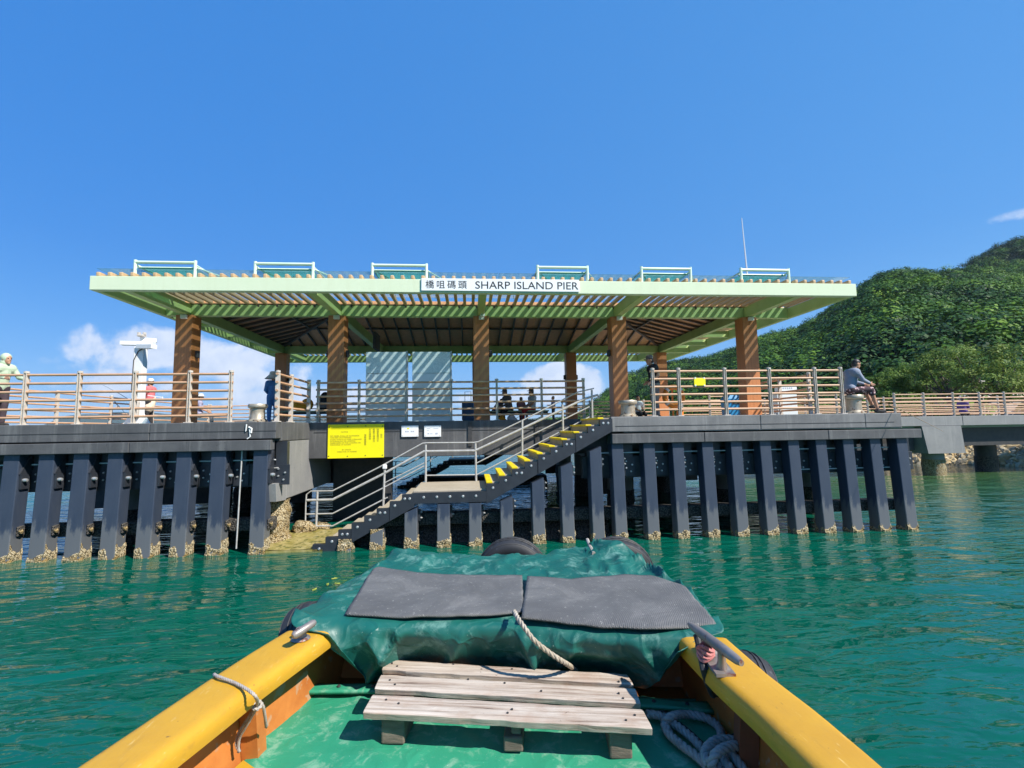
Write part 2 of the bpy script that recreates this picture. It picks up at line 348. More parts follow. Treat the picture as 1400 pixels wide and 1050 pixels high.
# ------------------------------------------------------------------ water
def m_water():
    m, nt, b = newmat('sea_water')
    v = coords(nt); tc = N(nt, 'ShaderNodeTexCoord')
    # greener over the shallows at the shore, blue-green in the open
    sx = N(nt, 'ShaderNodeSeparateXYZ'); nt.links.new(tc.outputs['Object'], sx.inputs['Vector'])
    big = noise(nt, v, .09, 4, .5)
    col = ramp(nt, big, [(.3, (.001, .074, .046)), (.7, (.001, .096, .062))])
    sh = N(nt, 'ShaderNodeMapRange'); nt.links.new(sx.outputs['Y'], sh.inputs['Value']); sh.inputs['From Min'].default_value = 12; sh.inputs['From Max'].default_value = 26
    xr = N(nt, 'ShaderNodeMapRange'); nt.links.new(sx.outputs['X'], xr.inputs['Value']); xr.inputs['From Min'].default_value = 2; xr.inputs['From Max'].default_value = 16
    ml = N(nt, 'ShaderNodeMath', operation='MULTIPLY'); nt.links.new(sh.outputs[0], ml.inputs[0]); nt.links.new(xr.outputs[0], ml.inputs[1])
    fr = N(nt, 'ShaderNodeMapRange'); nt.links.new(sx.outputs['Y'], fr.inputs['Value']); fr.inputs['From Min'].default_value = 70; fr.inputs['From Max'].default_value = 44
    ml2 = N(nt, 'ShaderNodeMath', operation='MULTIPLY'); nt.links.new(ml.outputs[0], ml2.inputs[0]); nt.links.new(fr.outputs[0], ml2.inputs[1])
    col = mix(nt, col, (.075, .13, .035), ml2.outputs[0])
    # pale gravel bottom showing in the last metres before the stones
    ln = N(nt, 'ShaderNodeVectorMath', operation='LENGTH'); nt.links.new(tc.outputs['Object'], ln.inputs[0])
    s1 = N(nt, 'ShaderNodeMapRange'); nt.links.new(ln.outputs['Value'], s1.inputs['Value']); s1.inputs['From Min'].default_value = 33; s1.inputs['From Max'].default_value = 38
    s2 = N(nt, 'ShaderNodeMath', operation='MULTIPLY'); nt.links.new(s1.outputs[0], s2.inputs[0]); nt.links.new(ml2.outputs[0], s2.inputs[1])
    col = mix(nt, col, (.17, .16, .11), s2.outputs[0])
    nt.links.new(col, b.inputs['Base Color']); b.inputs['Roughness'].default_value = .04; b.inputs['IOR'].default_value = 1.4
    v0 = coords(nt, (.16, .42, 1)); v1 = coords(nt, (.6, 1.5, 1)); v2 = coords(nt, (.8, 1.9, 1))
    h = None
    for vec, sc_, am_, dist_ in ((v0, 1., .50, .8), (v1, 1., .34, .7), (v2, 2.6, .125, .6), (v2, 7, .020, .3)):
        n_ = noise(nt, vec, sc_, 2, .5, dist_); k_ = N(nt, 'ShaderNodeMath', operation='MULTIPLY_ADD'); nt.links.new(n_, k_.inputs[0]); k_.inputs[1].default_value = am_
        if h is None: k_.inputs[2].default_value = 0
        else: nt.links.new(h, k_.inputs[2])
        h = k_.outputs[0]
    bump(nt, b, h, 1., .27); return m
M['water'] = m_water()
w = MB(); k = 4000
w.add([(-k, -k, 0), (k, -k, 0), (k, k, 0), (-k, k, 0)], [(0, 1, 2, 3)])
tag(w.build('sea', 'water'), kind='structure')

# faint sea haze: an even body of air round everything
hz_m = bpy.data.materials.new('sea_haze'); hz_m.use_nodes = True; hn = hz_m.node_tree; hn.nodes.remove(hn.nodes['Principled BSDF'])
pv = N(hn, 'ShaderNodeVolumePrincipled'); pv.inputs['Color'].default_value = (.72, .85, 1, 1); pv.inputs['Density'].default_value = .00010; pv.inputs['Anisotropy'].default_value = .1
hn.links.new(pv.outputs[0], hn.nodes['Material Output'].inputs['Volume']); M['haze'] = hz_m
w = MB(); w.box(-4100, 4100, -4100, 4100, -2.0, 300); tag(w.build('haze', 'haze'), kind='stuff')
# a few fallen leaves adrift
M['driftleaf'] = mat('drifting_leaf', (.30, .34, .06), (.24, .28, .05), 8, rough=.5, bmp=0)
for i, (px, py) in enumerate(((457, 791), (448, 799), (461, 798), (430, 806))):
    q = atZ(px, py, .012); a = i*1.3+.4; t_ = MB(); pts = [(.05*math.cos(k/9*2*PI)*math.cos(a)-.018*math.sin(k/9*2*PI)*math.sin(a)+q[0], .05*math.cos(k/9*2*PI)*math.sin(a)+.018*math.sin(k/9*2*PI)*math.cos(a)+q[1]) for k in range(9)]
    t_.add([(x, y, .008) for x, y in pts]+[(x, y, .014+.006*(k % 3)) for k, (x, y) in enumerate(pts)], [tuple(range(8, -1, -1)), tuple(range(9, 18))]+[(k, (k+1) % 9, (k+1) % 9+9, k+9) for k in range(9)])
    tag(t_.build('floating_leaf', 'driftleaf', base=(q[0], q[1], .008)), 'small yellow leaf floating on the water left of the bow', 'leaf', 'leaves adrift by the bow')
# ------------------------------------------------------------------ pier platform
XL, XS, XE, XR = -12.4, -4.11, 3.16, 10.23    # left end, left side of the recess, right side of it, right end
YB = 24.2
pier = thing('pier', (0, YF, 0), 'long dark concrete pier platform on piles, with a stepped recess in its front', 'pier')
d = MB(); d.box(XL, XS-.3, YF+.02, YB, ZD-.35, ZD-.012); d.box(XS-.3, XE+.3, YR+.02, YB-2.1, ZD-.35, ZD-.012); d.box(XE+.3, XR, YF+.02, YB, ZD-.35, ZD-.012)
d.build('deck_slab', 'deck', pier)
def edge(x0, x1, y0, y1, z0, z1, mt='deckedge'): m = MB(); m.bbox(x0, x1, y0, y1, z0, z1, .015); return m.build('edge_beam', mt, pier)
# front edge beams in lengths with construction joints
cuts = [XL, -9.6, -6.65, XS]
for a, b in zip(cuts, cuts[1:]): edge(a+.004, b-.004, YF, YF+.3, 2.36, ZD)
cuts = [XE, 6.7, 9.3, XR]
for a, b in zip(cuts, cuts[1:]): edge(a+.004, b-.004, YF, YF+.3, 2.38, ZD, 'deckedgelight')
edge(XS-.3, XS, YF+.304, YR, 2.30, ZD); edge(XE, XE+.3, YF+.304, YR, 2.0, ZD)
edge(XS-.3, XE+.3, YR+.004, YR+.34, 1.80, ZD)
edge(XR-.3, XR, YF+.304, YB, 2.36, ZD); edge(XL, XL+.3, YF+.304, YB, 2.36, ZD); 
g = MB()
for x in (-.06, 1.72): g = MB(); g.box(x, x+.1, YR-.03, YR, 2.05, ZD-.02); g.build('drain_channel', 'bulk', pier)
# joint line along the recess beam
g = MB(); g.box(XS+.1, XE-.1, YR-.006, YR+.01, 2.46, 2.475); g.box(XL, XS, YF-.006, YF+.01, 2.52, 2.532); g.box(XE+.1, XR-.2, YF-.006, YF+.01, 2.50, 2.512); g.build('joint_line', 'bulk', pier)
# timber-like composite walers on the front
def waler(x0, x1, z0=2.12, z1=2.335): m = MB(); m.bbox(x0, x1, YF-.06, YF+.16, z0, z1, .012); return m.build('waler', 'deckedge', pier)
for a, b in ((XL, -7.0), (-6.99, XS-.08), (XE, 5.3), (5.31, 8.3), (8.31, XR+.42)): waler(a, b)
# beams behind the fender piles, conduits and bolts
g = MB()
for a, b in ((XL, XS-.1), (XE-.6, XR+.1)):
    g.box(a, b, YF+.33, YF+.55, 1.33, 1.82); g.box(a, b, YF+.45, YF+.7, 1.98, 2.3)
g.box(-1.5, XE-.6, YF+.36, YF+.5, .42, .62)
g.build('rear_waler', 'bulk', pier)
g = MB()
for a, b in ((XL, XS-.15), (-2.2, XR+.05)): g.bbox(a, b, YF+.3, YF+.62, .40, .66, .03)
g = g.build('tidal_beam', 'mussel', pier)
g = MB()
for a, b in ((XL, XS-.1), (XE-.4, XR-.1)): g.tube([(a, YF+.29, 1.9), (b, YF+.29, 1.9)], .014, 6)
g.tube([(7.4, YF+.29, 1.42), (XR-.1, YF+.29, 1.42)], .012, 6)
g.build('conduit', 'white', pier)
g = MB(); g.tube([(-4.83, YF+.1, 2.12), (-4.86, YF+.05, .1)], .015, 8); g.build('drain_pipe', 'steel', pier)
xs_l = [-9.28, -8.62, -7.96, -7.30, -6.63, -5.96, -5.27, -4.42]
xs_r = [3.30, 4.03, 4.71, 5.41, 6.10, 6.80, 7.49, 8.17, 8.85, 9.53, 10.21]
# side girder and its encrusted pile at the recess
g = MB(); g.bbox(-4.5, XS-.015, YF+.72, 15.0, 1.0, 2.30, .02)
g.hexa([(-4.45, YF+.18, 1.02), (XS-.02, YF+.18, 1.02), (XS-.02, YF+.715, .98), (-4.45, YF+.715, .98), (-4.45, YF+.1, 1.4), (XS-.02, YF+.1, 1.4), (XS-.02, YF+.715, 1.4), (-4.45, YF+.715, 1.4)])
g.box(-4.45, -4.36, YF+.1, YF+.715, 1.402, 2.1)
g.build('side_girder', 'concrete', pier)
g = MB(); g.bbox(-4.58, -4.2, YF+.5, YF+.712, 1.5, 1.95, .02); g.build('recess_box', 'bulk', pier)
g = MB(); g.tube([(-4.5, YF+.35, 1.72), (-4.15, YF+.3, 1.72)], .02, 8); g.tube([(-4.52, YF+.2, 1.55), (-4.52, YF+.2, 1.8)], .04, 8); g.build('mooring_ring', 'steel', pier)
def lumpy_cyl(cx, cyy, r, z0, z1, amp, n=40, k=24, sc=5.):
    m = MB(); rows = []
    for i in range(k+1):
        z = z0+(z1-z0)*i/k; row = []
        for j in range(n+1):
            t = 2*PI*(j % n)/n; p = Vector((cx+r*math.cos(t), cyy+r*math.sin(t), z))
            a = amp*(.35+mnoise.noise(p*sc)+.6*mnoise.noise(p*sc*3))
            row.append((cx+(r+a)*math.cos(t), cyy+(r+a)*math.sin(t), z))
        rows.append(row)
    return m.grid(rows)
lumpy_cyl(-4.52, YF+.95, .36, -.4, .98, .06).build('tidal_pile', 'barnacle', pier, smooth=True)
for x, y in ((-11, 12.6), (-8, 12.6), (-11, 17.5), (-7.6, 17.5), (-4.3, 17.5), (4.2, 13.6), (7.2, 13.2), (9.6, 13.2), (4.2, 18), (7.4, 18.4), (9.6, 18.4), (-11, 23), (-7.6, 23), (-4.3, 23), (4.4, 23), (7.2, 23), (9.7, 23)):
    m = lumpy_cyl(x, y, .36, -.4, .75, .04, 24, 12); m.build('tidal_pile', 'mussel', pier, smooth=True)
    m = MB(); m.lathe([(.35, .74), (.35, 2.36)], (x, y, 0), 20); m.build('concrete_pile', 'concrete', pier, smooth=True)
g = MB()
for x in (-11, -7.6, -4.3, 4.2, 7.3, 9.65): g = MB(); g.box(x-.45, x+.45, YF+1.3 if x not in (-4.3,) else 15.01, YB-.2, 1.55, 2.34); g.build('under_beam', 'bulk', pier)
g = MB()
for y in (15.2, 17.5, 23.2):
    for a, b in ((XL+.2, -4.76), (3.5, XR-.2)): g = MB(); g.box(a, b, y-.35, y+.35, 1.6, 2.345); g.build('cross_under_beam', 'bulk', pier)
# dark screens added along the back edge to block bright gaps below the deck
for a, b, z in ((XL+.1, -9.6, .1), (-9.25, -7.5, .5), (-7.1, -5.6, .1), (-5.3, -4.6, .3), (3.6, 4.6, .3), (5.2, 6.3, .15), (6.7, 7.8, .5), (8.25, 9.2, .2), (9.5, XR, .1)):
    g = MB(); g.box(a, b, YB-.75, YB-.62, z, 2.3); g.build('darkening_screen', 'bulk', pier)
for a, b, z in ((-11.9, -10.6, .2), (-9.9, -8.2, .25), (-6.9, -5.2, .2), (4.5, 5.6, .2), (7.0, 7.9, .6)):  # second row of added screens, midway back, darkening the space between the piles
    g = MB(); g.box(a, b, 16.6, 16.75, z, 1.598); g.build('darkening_screen', 'bulk', pier)
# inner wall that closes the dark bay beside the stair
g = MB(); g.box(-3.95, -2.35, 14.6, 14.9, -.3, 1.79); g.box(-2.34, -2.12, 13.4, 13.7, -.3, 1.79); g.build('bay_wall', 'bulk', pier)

# rock and slab at the foot of the stairs
g = MB()
rows = []
for i in range(15):
    row = []
    for j in range(15):
        x = -4.45+1.35*j/14; y = YF-.02+1.9*i/14
        row.append((x, y, .055+.05*i/14+.035*mnoise.noise((x*4, y*4, 0))))
    rows.append(row)
g.grid(rows); g.box(-4.45, -3.1, YF-.02, YF+1.9, -.3, .045); g.build('landing_slab', 'algae', pier, smooth=True)
def rock(c, r, seed, flat=.7):
    bm = bmesh.new(); bmesh.ops.create_icosphere(bm, subdivisions=2, radius=1)
    for q in bm.verts:
        p = q.co.copy(); k = 1+.45*mnoise.noise(p*1.3+Vector((seed*3.7, seed, 0)))+.15*mnoise.noise(p*3.1+Vector((seed, 0, 0)))
        q.co = Vector((p.x*k*r, p.y*k*r, p.z*k*r*flat))+Vector(c)
    return bm
for i, (x, y, z, r) in enumerate(((-4.05, 12.5, .15, .28), (-3.7, 12.75, .1, .2))):
    m = MB(); m.bm(rock((x, y, z), r, i+3)); tag(m.build('rock', 'barnacle', base=(x, y, 0), smooth=True), ['larger barnacled boulder at the foot of the pier wall beside the algae slab', 'smaller barnacled rock just right of the larger boulder by the algae slab'][i], 'rock', 'rocks by the landing slab')

# ------------------------------------------------------------------ fender piles
PW = .15
def pile_post(zt, slope=0., wd=PW):
    m = MB(); zb = -.7; bt = .1*(zt-zb)/2.1
    yt = .03-.1*(2.12-zt)/2.1; yb = yt-bt
    w = wd; dp = .30; a = slope
    p = [(-w, yb, zb), (w, yb, zb), (w, yb+dp, zb), (-w, yb+dp, zb), (-w, yt, zt-a), (w, yt, zt), (w, yt+dp, zt), (-w, yt+dp, zt-a)]
    bm = bmesh.new(); vs = [bm.verts.new(q) for q in p]
    for q in ((0, 3, 2, 1), (4, 5, 6, 7), (0, 1, 5, 4), (1, 2, 6, 5), (2, 3, 7, 6), (3, 0, 4, 7)): bm.faces.new([vs[i] for i in q])
    bmesh.ops.bevel(bm, geom=[e for e in bm.edges if abs(e.verts[0].co.z-e.verts[1].co.z) > .5], offset=.016, segments=2, profile=.5, affect='EDGES')
    m.bm(bm); return m, yt, yb, zb
def crust(yt, yb, zb, zt, seed, wd=PW, top=.30):
    """barnacle sleeve round the pile foot, ragged along its upper rim"""
    m = MB(); rows = []; per = []
    dp = .30; n = 12
    for i in range(n+1): per.append((-wd+2*wd*i/n, 0, (0, -1)))
    for i in range(1, n+1): per.append((wd, dp*i/n, (1, 0)))
    for i in range(1, n+1): per.append((wd-2*wd*i/n, dp, (0, 1)))
    for i in range(1, n+1): per.append((-wd, dp-dp*i/n, (-1, 0)))
    zs = [-.3+(top+.42)*i/26 for i in range(27)]
    for z in zs:
        row = []
        for x, y, nn in per:
            yo = yb+(yt-yb)*(z-zb)/(zt-zb); p = Vector((x*1., y, z))
            h = .5+mnoise.noise(p*11+Vector((seed*5.1, 0, 0)))+.5*mnoise.noise(p*26+Vector((seed, 2, 0)))
            side = .13 if nn[0] > 0 or nn[1] > 0 else 0
            lim = top*.42+side+.2*mnoise.noise(p*6+Vector((0, seed*2.3, 1)))
            k = min(1, max(0, (lim-z)/.09+.3)) if z > .0 else 1
            a = .026*h*k-(.02 if k <= 0 else 0)
            if k < .3: a = -.012
            row.append((x+nn[0]*a, y+yo+nn[1]*a, z))
        rows.append(row)
    return m.grid(rows)
def make_pile(x, zt, label, group, seed, slope=0, bracket='side', wd=PW, ctop=.30):
    t = thing('fender_pile', (x, YF, 0), label, 'fender pile', group)
    m, yt, yb, zb = pile_post(zt, slope, wd)
    def put(m, name, mt, par=t, smooth=False):
        mm = MB(); mm.f = m.f; mm.v = [(p[0]+x, p[1]+YF, p[2]) for p in m.v]; return mm.build(name, mt, par, smooth=smooth)
    put(m, 'post', 'pile'); put(crust(yt, yb, zb, zt, seed, wd, ctop), 'barnacle_crust', 'barnacle', smooth=True)
    if bracket == 'side':
        b = MB(); b.box(wd+.002, wd+.045, .05, .24, 1.42, 1.72); b.hexa([(wd+.002, .03, 1.72), (wd+.03, .03, 1.72), (wd+.03, .3, 1.72), (wd+.002, .3, 1.72), (wd+.002, .26, 2.1), (wd+.03, .26, 2.1), (wd+.03, .3, 2.1), (wd+.002, .3, 2.1)])
        bo = put(b, 'bracket', 'hplastic')
        b = MB(); b.lathe([(.0, .0), (.034, .0), (.038, .03), (.03, .075), (0, .08)], (wd+.045, .10, 1.60), 10, 'X'); put(b, 'bolt', 'bolt', bo)
        b = MB(); b.bbox(wd+.002, wd+.05, .06, .22, .48, .68, .02); bo = put(b, 'lower_bracket', 'mussel')
        b = MB(); b.lathe([(.0, .0), (.04, .0), (.045, .04), (0, .06)], (wd+.06, .09, .58), 10, 'X'); put(b, 'bolt', 'barnacle', bo)
    elif bracket == 'small':
        z = min(zt-.18, 1.72)
        b = MB(); b.box(wd+.002, wd+.05, .14, .3, z-.13, z+.1); bo = put(b, 'bracket', 'hplastic')
        b = MB()
        for dz in (-.07, .05): b.lathe([(.0, .0), (.022, .0), (.026, .02), (0, .05)], (wd+.05, .18, z+dz), 8, 'X')
        put(b, 'bolt', 'bolt', bo)
    if zt > 2.1:
        b = MB(); b.bbox(.17, .5, .30, .328, 1.36, 1.79, .004); b.bbox(.20, .44, .306, .448, 1.78, 2.29, .004); bo = put(b, 'bolt_plate', 'hplastic')
        for dx, z, yy in ((.27, 1.70, .30), (.27, 1.55, .30), (.41, 1.62, .30), (.38, 1.47, .30), (.22, 2.22, .42), (.42, 2.24, .42)):
            b = MB(); b.lathe([(.0, -.03), (.018, -.028), (.022, 0)], (dx, yy, z), 8, 'Y'); put(b, 'bolt', 'bolt', bo)
    return t
p0 = None
for i, x in enumerate(xs_l):
    lab = f'blue-black fender pile, {ORD[i]} from the left under the left pier section' if i < 7 else 'last fender pile beside the recess, next to the thin white drain pipe'
    if p0 is None or i in (3, 6):
        p0 = make_pile(x, 2.12, lab, 'fender piles under the left pier section', i+1)
    else: dup(p0, (x, YF, 0), lab)
p1 = None
for i, x in enumerate(xs_r):
    lab = f'tall blue-black fender pile under the right pier section, {ORD[i]} to the right of the stairs' if i < 10 else 'outermost fender pile at the far right corner of the pier'
    if p1 is None or i in (4, 8):
        p1 = make_pile(x, 2.12, lab, 'fender piles under the right pier section', i+21, bracket='small', wd=.135)
    else: dup(p1, (x, YF, 0), lab)
# ------------------------------------------------------------------ stairs (near and far)
LZ = 1.18                       # landing height
xa, xb = -1.23, .34             # landing from/to
nU, nL = 10, 8
rU = (ZD-.02-LZ)/nU; gU = (XE-xb)/nU
rL = (LZ-.06)/nL; gL = (xa+3.3)/nL
SY0, SY1 = YF+.10, YF+1.84
st = thing('staircase', (xa, YF, 0), 'concrete landing steps in the pier recess with yellow nosings on the upper flight', 'stairs')
m = MB(); m.bbox(xa-.02, xb+.02, SY0, SY1, LZ-.22, LZ, .012); m.build('landing', 'step', st)
m = MB()
for i in range(nU): m.bbox(xb+gU*i+.025, XE+.02, SY0, SY1, LZ+rU*i-.05 if i else LZ-.1, LZ+rU*(i+1), .008) if False else m.box(xb+gU*i+.025, xb+gU*(i+1)+.04, SY0, SY1, LZ+rU*i-.12, LZ+rU*(i+1))
m.build('upper_flight', 'step', st)
for i in range(nU):
    m = MB(); x = xb+gU*i; z = LZ+rU*(i+1)
    m.bbox(x, x+.135, SY0-.01, SY1-.35 if False else SY1, z-.03, z+.012, .008); m.build('nosing', 'yellow', st)
m = MB()
for i in range(nL): m.box(xa-gL*(i+1), xa-gL*i+.04, SY0, SY1, LZ-rL*(i+1)-.16, LZ-rL*(i+1))
m.build('lower_flight', 'step', st)
m = MB(); m.box(xa-gL*nL-.15, xa-gL*6.2, SY0, SY1+.02, -.1, .09)
m.build('bottom_tread', 'algae', st)
# saw-toothed steel stringers, in plates, bolted on the front
def stringer(x0, z0, g, r, n0, n1):
    top = []
    for i in range(n0, n1):
        top += [(x0+g*i-.0, z0+r*i), (x0+g*i, z0+r*(i+1)-.03), (x0+g*(i+1)-.0, z0+r*(i+1)-.03)]
    a = (x0+g*n1, z0+r*n1-.30); b = (x0+g*n0, z0+r*n0-.30)
    return top+[a, b]
for a, b in ((0, 4), (4, 7), (7, 10)):
    m = MB(); m.prism(stringer(xb+.004*a, LZ, gU, rU, a, b), YF-.02, YF+.095); s_ = m.build('stringer', 'hplastic', st)
    m = MB()
    for i in range(a, b):
        for dx in ((.5,) if i != a+2 else (.35, .75)): m.lathe([(0, -.012), (.022, -.01), (.03, 0)], (xb+gU*(i+dx), YF-.02, LZ+rU*(i+1)-.12), 10, 'Y')
    m.build('bolt', 'bolt', s_)
m = MB(); m.box(xa, xb-.002, YF-.02, YF+.095, LZ-.26, LZ-.035); s_ = m.build('stringer', 'hplastic', st)
m = MB()
for i in range(5): m.lathe([(0, -.012), (.022, -.01), (.03, 0)], (xa+.22+i*.28, YF-.02, LZ-.13), 10, 'Y')
m.build('bolt', 'bolt', s_)
for a, b in ((0, 3), (3, 6), (6, 8)):
    m = MB(); x0 = xa-gL*nL; z0 = LZ-rL*nL-.03
    m.prism(stringer(x0+.004*a-.004, z0, gL, rL, a, b), YF-.02, YF+.095); s_ = m.build('stringer', 'hplastic', st)
    m = MB()
    for i in range(a, b):
        for dx in ((.5,) if i != b-1 else (.3, .7)): m.lathe([(0, -.012), (.022, -.01), (.03, 0)], (x0+gL*(i+dx), YF-.02, z0+rL*(i+1)-.12), 10, 'Y')
    m.build('bolt', 'bolt', s_)
m = MB(); m.hexa([(-2.6, SY0+.1, -.2), (XE, SY0+.1, -.2), (XE, SY1-.1, -.2), (-2.6, SY1-.1, -.2), (-2.2, SY0+.5, .35), (XE, SY0+.5, .35), (XE, SY1-.1, .35), (-2.2, SY1-.1, .35)]); m.build('footing', 'mussel', st)
def copy_tree(o, parent=None):
    c = o.copy(); COL.objects.link(c)
    if parent: c.parent = parent
    for ch in list(o.children): copy_tree(ch, c)
    return c
fs = copy_tree(st); fs.location = (-.95, 21.6, 0); fs['label'] = 'dark far-side steps seen under the pier through the gap below the notice board'
# piles below the stairs
tops = [(-2.64, .06), (-1.99, .42), (-1.28, .84), (-.59, .90), (.09, .90), (.77, 1.02), (1.47, 1.40), (2.12, 1.73), (2.79, 2.06)]
for i, (x, zt) in enumerate(tops):
    lab = ['stub of fender pile barely above water under the lowest steps', 'short fender pile with slanted top under the lower flight, nearest the stub', 'slant-topped fender pile under the head of the lower flight', 'flat-topped fender pile under the left half of the stair landing', 'flat-topped fender pile under the right half of the stair landing', 'slant-topped fender pile under the first yellow steps', 'middle slant-topped fender pile under the yellow steps', 'tall slant-topped fender pile under the yellow steps, second from their top', 'tallest slant-topped fender pile at the top of the yellow steps'][i]
    make_pile(x, zt, lab, 'fender piles under the stairs', i+40, ctop=.12 if i == 0 else .30, slope=0 if i in (3, 4) else .11, bracket='small' if zt > .8 else None, wd=.135)

# ------------------------------------------------------------------ stair handrail along the back of the stairs
hr = thing('handrail', (xa, SY1-.06, LZ), 'grey steel tube handrail following the pier stairs and landing', 'handrail')
HY = SY1-.06
def hp(px, py): p = atY(px, py, HY); return (p[0], HY, p[2])
m_posts = [(325, 690, 332, 472), (325, 0, 0, 0)]
A0, A1 = hp(432, 726), hp(434, 672)        # foot post
B0, B1 = hp(524, 692), hp(526, 640)
C0, C1 = hp(582, 660), hp(582, 608)
D0, D1 = hp(651, 658), hp(650, 606)
E0, E1 = hp(714, 627), hp(714, 574)
G0, G1 = hp(770, 597), hp(769, 553)
H0, H1 = hp(810, 575), hp(809, 533)
for a, b in ((A0, A1), (B0, B1), (C0, C1), (D0, D1), (E0, E1), (G0, G1), (H0, H1)):
    m = MB(); m.tube([a, b], .027, 8); m.build('post', 'steel', hr, smooth=True)
line = [A1, B1, C1, D1, E1, G1, H1]
def shifted(ps, dz, n=0): return [(x, y-.0, z+dz) for x, y, z in ps]
def slope_pt(px, py): return hp(px, py)
top = [hp(418, 690), hp(419, 676), hp(425, 671.5), hp(455, 671), hp(518, 639), hp(578, 606), hp(584, 605.5), hp(648, 605), hp(654, 604), hp(716, 574), hp(790, 536), hp(812, 531)]
mid = [hp(420, 684), hp(455, 683), hp(524, 648), hp(580, 617), hp(650, 616), hp(714, 586), hp(800, 545), hp(817, 540), hp(819, 545)]
m3 = [hp(420, 705), hp(455, 704), hp(524, 672), hp(580, 640)]; m3 = [hp(418, 703), hp(455, 702), hp(524, 667), hp(580, 637)]
bot = [hp(418, 690), hp(417.5, 712), hp(423, 719.5), hp(455, 719), hp(524, 683), hp(530, 680)]
for ps, r in ((top, .017), (mid, .030), (m3, .017), (bot, .018), ([hp(582, 650), hp(651, 649)], .016), ([hp(652, 649), hp(714, 617), hp(806, 570)], .016), ([hp(652, 633), hp(714, 601), hp(806, 556)], .016), ([hp(582, 632), hp(524, 661)], .014)):
    m = MB(); m.tube(ps, r, 8); m.build('rail', 'steel', hr, smooth=True)
m = MB(); m.bbox(B1[0]-.05, B1[0]+.05, HY-.05, HY+.05, B1[2]-.02, B1[2]+.09, .015); m.build('post_cap', 'white', hr)
fh = copy_tree(hr); fh.location = (-.95, 21.6+1.78, LZ); fh['label'] = 'thin far-side stair handrail seen under the pier against the bright water'

# ------------------------------------------------------------------ railings
RH = 1.115
def railing(pts, label, tilt=0, ext=.0, group='timber-railed pier railings', heights=(1.04, .86, .68, .5, .32, .15), skip_rail=False):
    """pts: ordered posts (x,y); six timber tubes run past them"""
    t = thing('railing', (pts[0][0], pts[0][1], ZD), label, 'railing', group)
    for x, y in pts:
        dx = Vector((pts[-1][0]-pts[0][0], pts[-1][1]-pts[0][1], 0)).normalized()
        m = MB(); n_ = Vector((-dx.y, dx.x, 0))
        for s in (-1, 1):
            a = Vector((x, y, ZD-.005))+dx*s*.022; m.bar(a, a+Vector((0, 0, RH-.0)), .012, .085, n_)
        m.bar((x, y, ZD-.005), (x, y, ZD+RH-.03), .034, .03, n_)
        m.lathe([(.0, .012), (.05, .0), (.05, -.04)], (x, y, ZD+RH), 10)
        m.bbox(x-.07, x+.07, y-.07, y+.07, ZD-.01, ZD+.015, .004)
        m.build('post', 'post', t)
    for h in heights:
        m = MB(); a = Vector((*pts[0], ZD+h)); b = Vector((*pts[-1], ZD+h)); d = (b-a).normalized()
        m.tube([a-d*.06, b+d*(.04+ext)], .027, 10); m.build('rail', 'rail', t, smooth=True)
    return t
yr_ = YF+.13
railing([(x, yr_) for x in (-11.3, -10.22, -9.2, -8.16, -7.06, -5.96, -5.12)], 'long timber-railed railing along the front edge of the left pier section')
railing([(XS-.06, yr_+.05), (XS-.06, 11.75), (XS-.06, YR+.05)], 'short side railing running back from the corner left of the notice board')
railing([(x, YR+.12) for x in (-3.95, -2.91, -1.69, -.5, .72, 1.94, 3.1)], 'timber-railed railing along the recess above the yellow notice board')
railing([(x, yr_) for x in (4.22, 4.84, 5.96, 7.06, 8.2, 8.86)], 'timber-railed railing along the front edge of the right pier section')
railing([(8.86, yr_+1.1), (8.86, 13.2), (8.86, 15.1)], 'short railing running back behind the seated man')
railing([(XL+.12, y) for y in (11.4, 13.4, 15.6, 17.8, 20.0, 22.0, YB-.15)], 'railing running back along the left end of the pier')
railing([(x, YB-.14) for x in (-12.2, -10.4, -8.6, -6.8, -5.0)], 'far railing along the back edge of the left pier section')
railing([(x, YB-.14) for x in (4.6, 6.0, 7.4, 8.8, 10.1)], 'far railing along the back edge of the right pier section')

# ------------------------------------------------------------------ pavilion
CX = [-7.49, -3.585, .32, 4.225, 8.13]; CYF, CYB = 13.5, 20.06
PX0, PX1, PY0, PY1 = -8.174, 9.549, 10.996, 22.74
ZB, ZT = 5.62, 5.93
pav = thing('pavilion', (.69, 16.8, ZD), 'open pier pavilion with pale green steel roof frame on brown columns', 'pavilion')
for y in (CYF, CYB):
    for i, x in enumerate(CX):
        m = MB(); m.bbox(x-.215, x+.215, y-.215, y+.215, ZD-.012, ZB-.002, .012)
        c = m.build('column', 'column', pav)
        if y == CYF:
            m = MB(); m.bbox(x-.06+.0, x+.09, y-.30, y-.218, ZB-.12, ZB-.01, .01); m.build('junction_box', 'white', c)
        m = MB(); m.bbox(x+.218, x+.30, y-.06, y+.06, ZB-1.12, ZB-.93, .02)
        if i in (1, 3): m.bbox(x-.30, x-.218, y-.06, y+.06, ZB-1.12, ZB-.93, .02)
        m.build('wall_lamp', 'bulk', c)
m = MB(); m.bbox(PX0, PX1, PY0, PY0+.16, ZB, ZT, .01); m.build('fascia_beam', 'fascia', pav)
m = MB(); m.bbox(PX0, PX1, PY1-.16, PY1, ZB, ZT, .01); m.build('fascia_beam', 'beam', pav)
for x in (PX0, PX1-.14): m = MB(); m.bbox(x, x+.14, PY0+.162, PY1-.162, ZB+.004, ZT-.004, .01); m.build('edge_beam', 'beam', pav)
for x in CX:
    m = MB(); m.bbox(x-.09, x+.09, PY0+.163, PY1-.163, ZB+.003, ZT-.003, .008); m.build('cross_beam', 'beam', pav)
